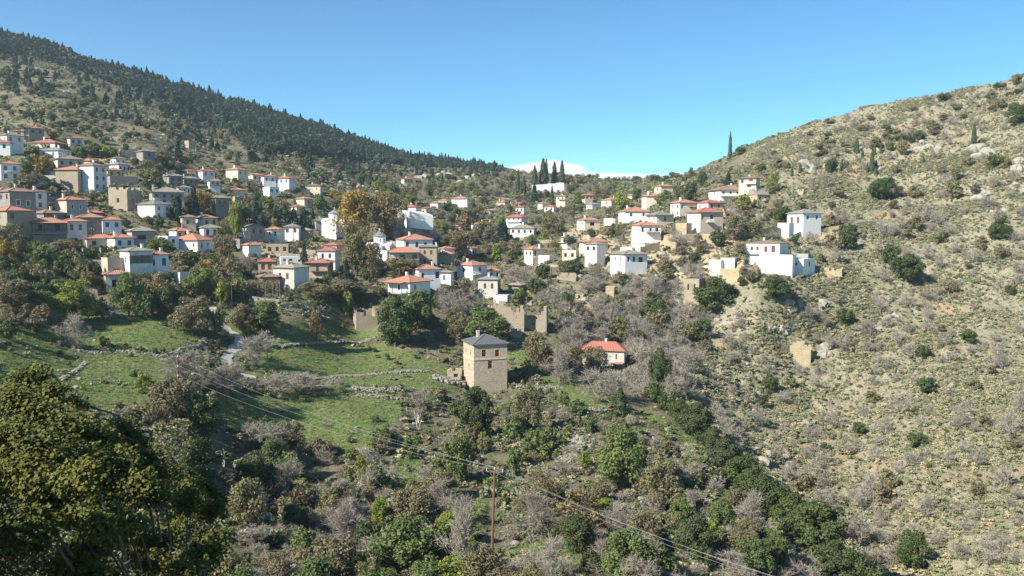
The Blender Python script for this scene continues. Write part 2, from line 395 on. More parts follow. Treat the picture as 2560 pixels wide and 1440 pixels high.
def hit(px, py):
    r = ray(px, py).normalized()
    for k in range(12):
        p = bvh.ray_cast(Vector((0, 0, 0)), r)[0]
        if p is not None and p.length > 3: return p
        py += 4; r = ray(px, py).normalized()
    return Vector(ray(px, py)) * 300
def ground(x, y, near=None):
    p = bvh.ray_cast(Vector((x, y, 600)), Vector((0, 0, -1)))[0]
    return p.z if p is not None else (near if near is not None else -50)
def topx(p):
    """world point -> photograph pixel"""
    x, y, z = p
    d = y * cp - z * sp_
    u = y * sp_ + z * cp
    return 1280 + F * x / d, 720 - F * u / d, d

m, t, b = newmat('hillside_ground')
def attr(nm):
    a = t.nodes.new('ShaderNodeAttribute'); a.attribute_name = nm; return a.outputs['Fac']
n_big = noise(t, 0.05, 5, .6); n_mid = noise(t, 0.32, 5, .65); n_fin = noise(t, 1.3, 5, .7); n_f2 = noise(t, 4.5, 3, .7)
# left and middle slopes: grey-brown litter, dull green, some tan soil
c = mixc(t, ramp(t, n_mid, .38, .62), (0.13, 0.135, 0.065), (0.24, 0.2, 0.13))
c = mixc(t, ramp(t, n_fin, .5, .66), c, (0.11, 0.125, 0.055))
c = mixc(t, ramp(t, n_big, .52, .66, 0, .6), c, (0.27, 0.215, 0.14))
c = mixc(t, ramp(t, n_f2, .62, .72, 0, .7), c, (0.36, 0.34, 0.3))
# right slope: pale limestone rubble, straw and ochre soil
r = mixc(t, ramp(t, n_mid, .4, .6), (0.35, 0.3, 0.205), (0.27, 0.255, 0.165))
r = mixc(t, ramp(t, n_fin, .48, .6), r, (0.19, 0.19, 0.10))
r = mixc(t, ramp(t, n_big, .56, .66, 0, .7), r, (0.44, 0.29, 0.15))
r = mixc(t, ramp(t, n_f2, .54, .66), r, (0.46, 0.42, 0.34))
c = mixc(t, attr('right'), c, r)
# meadows
g = mixc(t, ramp(t, n_mid, .4, .62), (0.135, 0.205, 0.05), (0.2, 0.215, 0.09))
g = mixc(t, ramp(t, n_fin, .52, .68, 0, .8), g, (0.17, 0.145, 0.085))
g = mixc(t, ramp(t, n_f2, .66, .74, 0, .7), g, (0.3, 0.28, 0.22))
c = mixc(t, ramp(t, mmath(t, 'ADD', attr('meadow'), mmath(t, 'MULTIPLY', mmath(t, 'SUBTRACT', n_mid, .5), 1.6)), .35, .65), c, g)
c = mixc(t, ramp(t, mmath(t, 'ADD', attr('soil'), mmath(t, 'MULTIPLY', mmath(t, 'SUBTRACT', n_mid, .5), 2.2)), .35, .7), c, mixc(t, n_fin, (0.5, 0.37, 0.22), (0.42, 0.35, 0.24)))
c = mixc(t, mmath(t, 'MULTIPLY', attr('forest'), .8), c, (0.09, 0.095, 0.055))
t.links.new(c, b.inputs['Base Color']); b.inputs['Roughness'].default_value = 0.95; b.inputs['Specular IOR Level'].default_value = 0.1
bump(t, b, mmath(t, 'ADD', n_fin, mmath(t, 'MULTIPLY', n_f2, .5)), 1.0, 0.6)
tm.materials.append(m)

# ------------------------------------------------------------------ mesh helpers
class MB:
    def __init__(s): s.v = []; s.f = []; s.m = []; s.uv = {}
    def face(s, pts, mat=0, uv=None):
        i = len(s.v); s.v += [tuple(p) for p in pts]; s.f.append(tuple(range(i, i + len(pts)))); s.m.append(mat)
        if uv: s.uv[len(s.f) - 1] = uv
    def box(s, lo, hi, mat=0):
        x0, y0, z0 = lo; x1, y1, z1 = hi
        i = len(s.v)
        s.v += [(x0,y0,z0),(x1,y0,z0),(x1,y1,z0),(x0,y1,z0),(x0,y0,z1),(x1,y0,z1),(x1,y1,z1),(x0,y1,z1)]
        for q in ((0,3,2,1),(4,5,6,7),(0,1,5,4),(1,2,6,5),(2,3,7,6),(3,0,4,7)):
            s.f.append(tuple(i + k for k in q)); s.m.append(mat)
    def tube(s, a, b, r0, r1=None, n=6, mat=0, cap=True):
        a = Vector(a); b = Vector(b); r1 = r0 if r1 is None else r1
        d = (b - a).normalized(); u = d.orthogonal().normalized(); w = d.cross(u); i = len(s.v)
        for p, r in ((a, r0), (b, r1)):
            for k in range(n):
                an = 2 * math.pi * k / n; s.v.append(tuple(p + u * (math.cos(an) * r) + w * (math.sin(an) * r)))
        for k in range(n):
            s.f.append((i + k, i + (k + 1) % n, i + n + (k + 1) % n, i + n + k)); s.m.append(mat)
        if cap:
            s.f.append(tuple(i + n + k for k in range(n))); s.m.append(mat)
    def build(s, name, mats, parent=None, smooth=False, loc=None):
        o = bpy.data.objects.new(name, s.mesh(name, mats, smooth)); C.objects.link(o)
        if parent: o.parent = parent
        if loc is not None: o.location = loc
        return o
    def mesh(s, name, mats, smooth=False):
        me = bpy.data.meshes.new(name); me.from_pydata(s.v, [], s.f)
        for mm in (mats if isinstance(mats, (list, tuple)) else [mats]): me.materials.append(mm)
        if any(s.m): me.polygons.foreach_set('material_index', s.m)
        if s.uv:
            l = me.uv_layers.new(name='UVMap')
            for fi, uv in s.uv.items():
                ls = me.polygons[fi].loop_start
                for k, q in enumerate(uv): l.data[ls + k].uv = q
        if smooth: me.polygons.foreach_set('use_smooth', [True] * len(me.polygons))
        me.update(); return me
def tag(o, label, cat, group=None, kind=None):
    if label: o['label'] = label
    if cat: o['category'] = cat
    if group: o['group'] = group
    if kind: o['kind'] = kind
    return o
def empty(name, loc, rz=0):
    o = bpy.data.objects.new(name, None); C.objects.link(o); o.location = loc; o.rotation_euler = (0, 0, rz); o.empty_display_size = .5
    return o
def quadmesh(name, V, mat, mats=None):
    """V: (n,k,3) polygons of k corners each -> mesh"""
    n, k = V.shape[:2]
    me = bpy.data.meshes.new(name)
    me.vertices.add(n * k); me.vertices.foreach_set('co', V.reshape(-1).astype(np.float32))
    me.loops.add(n * k); me.loops.foreach_set('vertex_index', np.arange(n * k, dtype=np.int32))
    me.polygons.add(n); me.polygons.foreach_set('loop_start', np.arange(0, n * k, k, dtype=np.int32)); me.polygons.foreach_set('loop_total', np.full(n, k, np.int32))
    me.materials.append(mat)
    me.update(); return me
def join_np(name, parts, mats):
    """parts: list of (V(n,k,3), matindex)"""
    me = bpy.data.meshes.new(name)
    vs = np.concatenate([p.reshape(-1, 3) for p, _ in parts]); lt = np.concatenate([np.full(len(p), p.shape[1], np.int32) for p, _ in parts])
    mi = np.concatenate([np.full(len(p), i, np.int32) for p, i in parts])
    me.vertices.add(len(vs)); me.vertices.foreach_set('co', vs.reshape(-1).astype(np.float32))
    me.loops.add(len(vs)); me.loops.foreach_set('vertex_index', np.arange(len(vs), dtype=np.int32))
    me.polygons.add(len(lt)); me.polygons.foreach_set('loop_start', np.concatenate([[0], np.cumsum(lt)[:-1]]).astype(np.int32)); me.polygons.foreach_set('loop_total', lt)
    for mm in mats: me.materials.append(mm)
    me.polygons.foreach_set('material_index', mi); me.update(); return me
# ------------------------------------------------------------------ buildings
BOXES = []     # pixel boxes of the buildings, so that random planting keeps off them
HLIST = []; LAND = []; BOXES.append((1325, 452, 1412, 480)); BOXES.append((1000, 515, 1085, 600)); BOXES.append((1212, 1170, 1248, 1414))
def wallface(mb, o, du, dn, width, z0, z1, ops, dep=0.22, mat=0):
    """wall from o along unit du; dn points inwards; ops = openings (u0,u1,za,zb)"""
    o = Vector(o); du = Vector(du); dn = Vector(dn)
    us = sorted({0.0, width, *[a for op in ops for a in op[:2]]}); zs = sorted({z0, z1, *[a for op in ops for a in op[2:]]})
    def pt(u, z, n=0.0): q = o + du * u + dn * n; return (q.x, q.y, z)
    for i in range(len(us) - 1):
        for j in range(len(zs) - 1):
            uc = (us[i] + us[i + 1]) / 2; zc = (zs[j] + zs[j + 1]) / 2
            if any(op[0] < uc < op[1] and op[2] < zc < op[3] for op in ops): continue
            mb.face([pt(us[i], zs[j]), pt(us[i + 1], zs[j]), pt(us[i + 1], zs[j + 1]), pt(us[i], zs[j + 1])], mat)
    for a, b, c, d in ops:
        mb.face([pt(a, c), pt(b, c), pt(b, c, dep), pt(a, c, dep)], mat); mb.face([pt(a, d, dep), pt(b, d, dep), pt(b, d), pt(a, d)], mat)
        mb.face([pt(a, c, dep), pt(a, d, dep), pt(a, d), pt(a, c)], mat); mb.face([pt(b, c), pt(b, d), pt(b, d, dep), pt(b, c, dep)], mat)
WIN = {}
STY = {'m': ('maroon', 'maroon'), 'd': ('whitep', 'glass'), 'b': ('bluep', 'bluep'), 'o': ('orangewood', 'glass'), 'k': ('wood', 'glass'), 'g': ('greyp', 'greyp'), 'M': ('whitep', 'maroon'), 'S': ('greyp', 'glass'), 'B': ('whitep', 'bluep')}
def window(parent, pos, rz, w, h, sty, dep):
    """a window set back in its opening: frame with pane or closed shutters; local x runs along the wall, -y faces out"""
    w = round(w * 5) / 5; h = round(h * 5) / 5
    key = (w, h, sty)
    if key not in WIN:
        fr, pa = STY[sty]; t = 0.07 if sty not in 'MB' else 0.16
        f = MB(); yo = -0.03 if sty in 'MB' else dep - 0.09
        f.box((-w/2, yo, 0), (-w/2+t, dep-.01, h)); f.box((w/2-t, yo, 0), (w/2, dep-.01, h)); f.box((-w/2+t, yo, 0), (w/2-t, dep-.01, t)); f.box((-w/2+t, yo, h-t), (w/2-t, dep-.01, h))
        if pa == 'glass' and w > .5: f.box((-.025, dep-.08, t), (.025, dep-.04, h-t)); f.box((-w/2+t, dep-.075, h*.62), (w/2-t, dep-.045, h*.66))
        p = MB()
        if pa == 'glass': p.box((-w/2+t, dep-.04, t), (w/2-t, dep-.02, h-t))
        else:
            p.box((-w/2+t, dep-.07, t), (-.015, dep-.02, h-t)); p.box((.015, dep-.07, t), (w/2-t, dep-.02, h-t))
            for k in range(1, 5): z = t + (h - 2*t) * k / 5; p.box((-w/2+t+.05, dep-.09, z-.03), (w/2-t-.05, dep-.07, z+.03))
        s = MB()
        if sty == 'S':
            for sx in (-1, 1):
                x = sx * (w/2 + w*.26); s.box((x-w*.24, -.08, -.02), (x+w*.24, -.02, h+.02))
        WIN[key] = (f.mesh('window', M[fr]), p.mesh('pane' if pa == 'glass' else 'shutter', M[pa]), s.mesh('shutter', M[fr]) if sty == 'S' else None, 'pane' if pa == 'glass' else 'shutter')
    mf, mp_, ms, nm = WIN[key]
    o = bpy.data.objects.new('window', mf); C.objects.link(o); o.parent = parent; o.location = pos; o.rotation_euler = (0, 0, rz)
    q = bpy.data.objects.new(nm, mp_); C.objects.link(q); q.parent = o
    if ms: q = bpy.data.objects.new('shutter', ms); C.objects.link(q); q.parent = o
def layout(spec, width, h, seed):
    """'23m' = 2 rows of 3 in style m; 'a1.2,.5,0.8,1.3' explicit lists are given as tuples (u, z_from_top, w, h) fractions of width / metres"""
    out = []
    if not spec: return out
    if isinstance(spec, list):
        for u, zt, w, hh, st in spec: out.append((u * width, h - zt, w, hh, st))
        return out
    r, c, st = int(spec[0]), int(spec[1]), spec[2]
    w = min(0.95, width / c * 0.42); 
    if w < 0.35 or r == 0: return out
    rows = max(1, min(r, int((h - 0.2) / 1.9)))
    fl = min(2.9, (h - .3) / rows)
    for i in range(rows):
        hh = min(1.45, fl * .55)
        for j in range(c):
            out.append(((j + .5) / c * width, h - 0.55 - i * fl - hh / 2 - .12, w, hh, st))
    return out
def roof_mesh(mb, x0, x1, y0, y1, z, rise, kind, th=0.16):
    lx, ly = x1 - x0, y1 - y0
    e = [(x0, y0, z), (x1, y0, z), (x1, y1, z), (x0, y1, z)]; el = [(a, b, c - th) for a, b, c in e]
    if kind == 'hip':
        if lx >= ly: r0, r1 = (x0 + ly / 2, (y0 + y1) / 2, z + rise), (x1 - ly / 2, (y0 + y1) / 2, z + rise)
        else: r0, r1 = ((x0 + x1) / 2, y0 + lx / 2, z + rise), ((x0 + x1) / 2, y1 - lx / 2, z + rise)
    elif kind == 'gable':     # ridge along x if longer
        if lx >= ly: r0, r1 = (x0, (y0 + y1) / 2, z + rise), (x1, (y0 + y1) / 2, z + rise)
        else: r0, r1 = ((x0 + x1) / 2, y0, z + rise), ((x0 + x1) / 2, y1, z + rise)
    if lx >= ly: fs = [[e[0], e[1], r1, r0], [e[2], e[3], r0, r1], [e[1], e[2], r1], [e[3], e[0], r0]]
    else: fs = [[e[1], e[2], r1, r0], [e[3], e[0], r0, r1], [e[0], e[1], r0], [e[2], e[3], r1]]
    for f in fs:
        a, b = Vector(f[0]), Vector(f[1]); d = (b - a).normalized(); uv = []
        for p in f:
            q = Vector(p) - a; u = q.dot(d); uv.append((u, (q - d * u).length))
        mb.face(f, 0, uv)
    for i in range(4):
        j = (i + 1) % 4; mb.face([el[i], el[j], e[j], e[i]], 1)
    mb.face(el[::-1], 1)
    # ridge and hip caps, proud of the slopes
    lines = [(r0, r1)]
    if kind == 'hip':
        lines += [(e[0], r0), (e[3], r0), (e[1], r1), (e[2], r1)] if lx >= ly else [(e[0], r0), (e[1], r0), (e[2], r1), (e[3], r1)]
    for a, b in lines:
        if (Vector(a) - Vector(b)).length > .3: mb.tube(a, b, 0.11, n=5, mat=0)
FRAMES = {}
def hframe(xl, xc, xr, yb, alpha=None, dist=None, mins=4.2):
    if (xl, xc, xr, yb) not in FRAMES: FRAMES[(xl, xc, xr, yb)] = hframe0(xl, xc, xr, yb, alpha, dist, mins)
    return FRAMES[(xl, xc, xr, yb)]
def hframe0(xl, xc, xr, yb, alpha, dist, mins):
    p = hit(xc, yb)
    if dist: p = ray(xc, yb) * dist
    D = p.y * cp - p.z * sp_
    wl = max(xc - xl, 1) * D / F; wr = max(xr - xc, 1) * D / F
    al = math.radians(alpha) if alpha is not None else min(max(math.atan2(wr, wl), math.radians(6)), math.radians(84))
    a = wl / max(math.cos(al), .12); b = wr / max(math.sin(al), .12)
    if al < math.radians(14): b = max(b, min(a * .75, 8))
    if al > math.radians(76): a = max(a, min(b * .75, 8))
    a = max(a, mins); b = max(b, mins); a = min(a, 26); b = min(b, 26)
    az = math.atan2(p.x, p.y)           # clockwise from +Y
    rz = -az - al
    return p, D, a, b, rz
def house(name, xl, xc, xr, ye, yb, roof, wall, Lw, Rw, label, ch=None, bmax=26, rk='hip', rise=.36, oh=.45, alpha=None, extra=None, wallR=None, found=4.5, group=None, dist=None):
    p, D, a, b, rz = hframe(xl, xc, xr, yb, alpha, dist)
    b = min(b, bmax)
    h = (yb - ye) * D / F
    BOXES.append((xl, ye - 10, xr, yb)); HLIST.append(((xl + xr) / 2, (ye + yb) / 2, label))
    t = tag(empty(name, p, rz), label, 'house', 'houses of the hillside village')
    z0 = -found
    lo = layout(Lw, a, h, 1); ro = layout(Rw, b, h, 2)
    dep = 0.2
    mb = MB()
    def ops(l, width):
        o = []
        for u, zc, w, hh, st in l:
            w = round(w * 5) / 5; hh = round(hh * 5) / 5
            if w < .2: continue
            o.append((u - w / 2, u + w / 2, zc - hh / 2, zc + hh / 2))
        return o
    th = h if rk != 'flat' else h + .35
    wallface(mb, (-a, 0, 0), (1, 0, 0), (0, 1, 0), a, z0, th, ops(lo, a), dep, 0)
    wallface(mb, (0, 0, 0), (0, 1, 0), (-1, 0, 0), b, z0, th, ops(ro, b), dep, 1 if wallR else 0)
    mb.face([(-a, b, z0), (-a, 0, z0), (-a, 0, th), (-a, b, th)]); mb.face([(0, b, z0), (-a, b, z0), (-a, b, th), (0, b, th)])
    rise_m = min(a, b) / 2 * rise * 1.0 + .1
    if rk == 'gable':
        if a >= b: 
            k = rise_m; mb.face([(0, 0, h), (0, b, h), (0, b / 2, h + k * b / (b + 2 * oh))]); mb.face([(-a, b, h), (-a, 0, h), (-a, b / 2, h + k * b / (b + 2 * oh))])
        else:
            k = rise_m; mb.face([(-a, 0, h), (0, 0, h), (-a / 2, 0, h + k * a / (a + 2 * oh))]); mb.face([(0, b, h), (-a, b, h), (-a / 2, b, h + k * a / (a + 2 * oh))])
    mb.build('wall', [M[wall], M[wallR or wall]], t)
    for l, wd, face in ((lo, a, 0), (ro, b, 1)):
        for (u, zc, w, hh, st) in l:
            w2 = round(w * 5) / 5; h2 = round(hh * 5) / 5
            if w2 < .2: continue
            if face == 0: window(t, (-a + u, 0, zc - h2 / 2), 0, w, hh, st, dep)
            else: window(t, (0, u, zc - h2 / 2), math.pi / 2, w, hh, st, dep)
    r = MB()
    if rk == 'flat':
        r.face([(-a + .2, .2, h), (-.2, .2, h), (-.2, b - .2, h), (-a + .2, b - .2, h)], 0, [(0, 0), (a, 0), (a, b), (0, b)])
        r.face([(-a, 0, th), (0, 0, th), (-.2, .2, th), (-a + .2, .2, th)], 1); r.face([(0, 0, th), (0, b, th), (-.2, b - .2, th), (-.2, .2, th)], 1)
        r.face([(0, b, th), (-a, b, th), (-a + .2, b - .2, th), (-.2, b - .2, th)], 1); r.face([(-a, b, th), (-a, 0, th), (-a + .2, .2, th), (-a + .2, b - .2, th)], 1)
        r.build('roof', [M[roof], M[wall]], t)
    else:
        roof_mesh(r, -a - oh, oh, -oh, b + oh, h + .1, rise_m, rk)
        ro_ = r.build('roof', [M[roof], M['oldwood']], t)
        if ch is None and a > 5.5 and b > 5.5 and (int(xl) * 7 + int(ye)) % 3: ch = [(.3 + .4 * ((int(xl) * 13) % 10) / 10, .25 + .5 * ((int(xr) * 11) % 10) / 10)]
        for cx, cy in (ch or []):
            m2 = MB(); zc = h + rise_m * .45; x = -a * (1 - cx); y = b * cy
            m2.box((x - .3, y - .3, zc - .6), (x + .3, y + .3, h + rise_m + .75)); m2.box((x - .38, y - .38, h + rise_m + .75), (x + .38, y + .38, h + rise_m + .87))
            c_ = m2.build('chimney', M['w'] if wall in 'wqc' else M['z'], ro_)
    # balconies, porches, bands
    for e in (extra or []):
        kind, face, u0, u1, zt, dp = e[:6]; col = e[6] if len(e) > 6 else 'whitep'
        W = a if face == 'L' else b
        def tr(u, n, z): return (-a + u, -n, z) if face == 'L' else (n, u, z)
        def bx(m3, ua, ub, na, nb, za, zb, mt=0):
            q0, q1 = tr(ua, na, za), tr(ub, nb, zb)
            m3.box(tuple(min(i, j) for i, j in zip(q0, q1)), tuple(max(i, j) for i, j in zip(q0, q1)), mt)
        ua, ub = u0 * W, u1 * W; z = h - zt
        if kind == 'balcony':
            m3 = MB(); bx(m3, ua, ub, .003, dp, z - .18, z); bo = m3.build('balcony', M[wall if col != 'wood' else 'wood'], t)
            m4 = MB(); n = max(2, int((ub - ua) / .35))
            for i in range(n + 1): u = ua + .05 + (ub - ua - .1) * i / n; bx(m4, u - .025, u + .025, dp - .08, dp - .03, z, z + .9)
            bx(m4, ua, ub, dp - .1, dp - .02, z + .9, z + .97); bx(m4, ua, ua + .06, .01, dp - .1, z + .9, z + .97); bx(m4, ub - .06, ub, .01, dp - .1, z + .9, z + .97)
            m4.build('railing', M[col], bo)
        elif kind == 'parapet':
            m3 = MB(); bx(m3, ua, ub, .003, dp, z - .18, z); bx(m3, ua, ub, dp - .15, dp, z, z + .9); m3.build('balcony', M[wall], t)
        elif kind == 'porch':     # posts under a deep eave, standing on a slab, with a lean-to roof
            m3 = MB(); bx(m3, ua, ub, .003, dp, z - .25, z); m3.build('porch_floor', M['n'], t)
            n = max(2, int((ub - ua) / 2.4) + 1)
            for i in range(n):
                u = ua + .1 + (ub - ua - .2) * i / (n - 1); m5 = MB(); bx(m5, u - .09, u + .09, dp - .2, dp - .02, z, h - .12); m5.build('post', M['wood' if col == 'wood' else col], t)
            m6 = MB(); q = [tr(ua - .2, dp + .35, h - .12), tr(ub + .2, dp + .35, h - .12), tr(ub + .2, -.0 + .003, h + .3), tr(ua - .2, .003, h + .3)]
            if face == 'R': pass
            m6.face(q, 0, [(0, 0), (ub - ua, 0), (ub - ua, dp), (0, dp)]); m6.face([tuple(Vector(x) - Vector((0, 0, .12))) for x in q[::-1]], 1)
            m6.build('porch_roof', [M[roof], M['oldwood']], t)
            m7 = MB(); bx(m7, ua, ub, dp - .12, dp - .06, z + .8, z + .87); n = max(2, int((ub - ua) / .5))
            for i in range(n + 1): u = ua + .06 + (ub - ua - .12) * i / n; bx(m7, u - .02, u + .02, dp - .11, dp - .07, z, z + .8)
            m7.build('railing', M[col], t)
        elif kind == 'band':
            m3 = MB(); m3.box((-a - .1, -.1, z - .14), (.1, b * .98, z + .14)); m3.build('string_course', M['tan'], t)
        elif kind == 'door':
            m3 = MB(); bx(m3, ua, ub, -.0 + .003, .07, z - 2.1, z); m3.build('door', M[col], t)
        elif kind == 'awning':
            m3 = MB(); q = [tr(ua, dp, z - .4), tr(ub, dp, z - .4), tr(ub, .003, z), tr(ua, .003, z)]
            m3.face(q, 0, [(0, 0), (ub - ua, 0), (ub - ua, dp), (0, dp)]); m3.face([tuple(Vector(x) - Vector((0, 0, .1))) for x in q[::-1]], 1)
            m3.build('lean_to_roof', [M[col], M['oldwood']], t)
    return t
def ruin(xl, xc, xr, yt, yb, wall, Lw, Rw, label, jag=.25, seed=0, gap=None, name='ruined_house', alpha=None, th=.6, found=3.5):
    p, D, a, b, rz = hframe(xl, xc, xr, yb, alpha, mins=2.5)
    h = (yb - yt) * D / F; rnd = random.Random(seed)
    BOXES.append((xl, yt, xr, yb)); HLIST.append(((xl + xr) / 2, (yt + yb) / 2, label))
    t = tag(empty(name, p, rz), label, 'ruin', 'roofless ruins among the shrubs')
    def wall_run(length, at, lst, lo=0.0):
        n = max(3, int(length / .7)); st = length / n; hh = h * (1 - jag * rnd.random())
        m = MB(); edges = sorted({0, length, *[i * st for i in range(n)], *[u + s * w / 2 for u, z, w, q, _ in lst for s in (-1, 1)]})
        for i in range(len(edges) - 1):
            u0, u1 = edges[i], edges[i + 1]
            if u1 - u0 < .02: continue
            hh = min(h, max(h * (1 - jag), hh + rnd.uniform(-.6, .6) * (1 + 4 * jag)))
            fr = (u0 + u1) / 2 / length; H_ = hh
            if gap and at == 'BL': H_ = hh * .6
            if gap and gap[0] == at and gap[1] < fr < gap[2]: H_ = h * gap[3] + abs(fr - (gap[1] + gap[2]) / 2) / (gap[2] - gap[1]) * 2 * (h - h * gap[3]) * .8
            segs = [(-found, H_)]
            for u, z, w, q, _ in lst:
                if abs((u0 + u1) / 2 - u) < w / 2: segs = [(-found, z - q / 2), (z + q / 2, H_)]
            for s0, s1 in segs:
                if s1 <= s0 + .05: continue
                if at == 'L': m.box((-a + u0, 0, s0), (-a + u1, th, s1))
                elif at == 'R': m.box((-th, u0 + lo, s0), (0, u1 + lo, s1))
                elif at == 'BL': m.box((-a + u0, b - th, s0), (-a + u1, b, s1))
                else: m.box((-a, u0 + lo, s0), (-a + th, u1 + lo, s1))
        m.build('wall', M[wall], t)
    if gap: jag_b = .55
    wall_run(a, 'L', layout(Lw, a, h, 1)); wall_run(b - 2 * th - .02, 'R', layout(Rw, b - 2 * th, h, 1), th + .01)
    wall_run(a, 'BL', []); wall_run(b - 2 * th - .02, 'BR', [], th + .01)
    return t

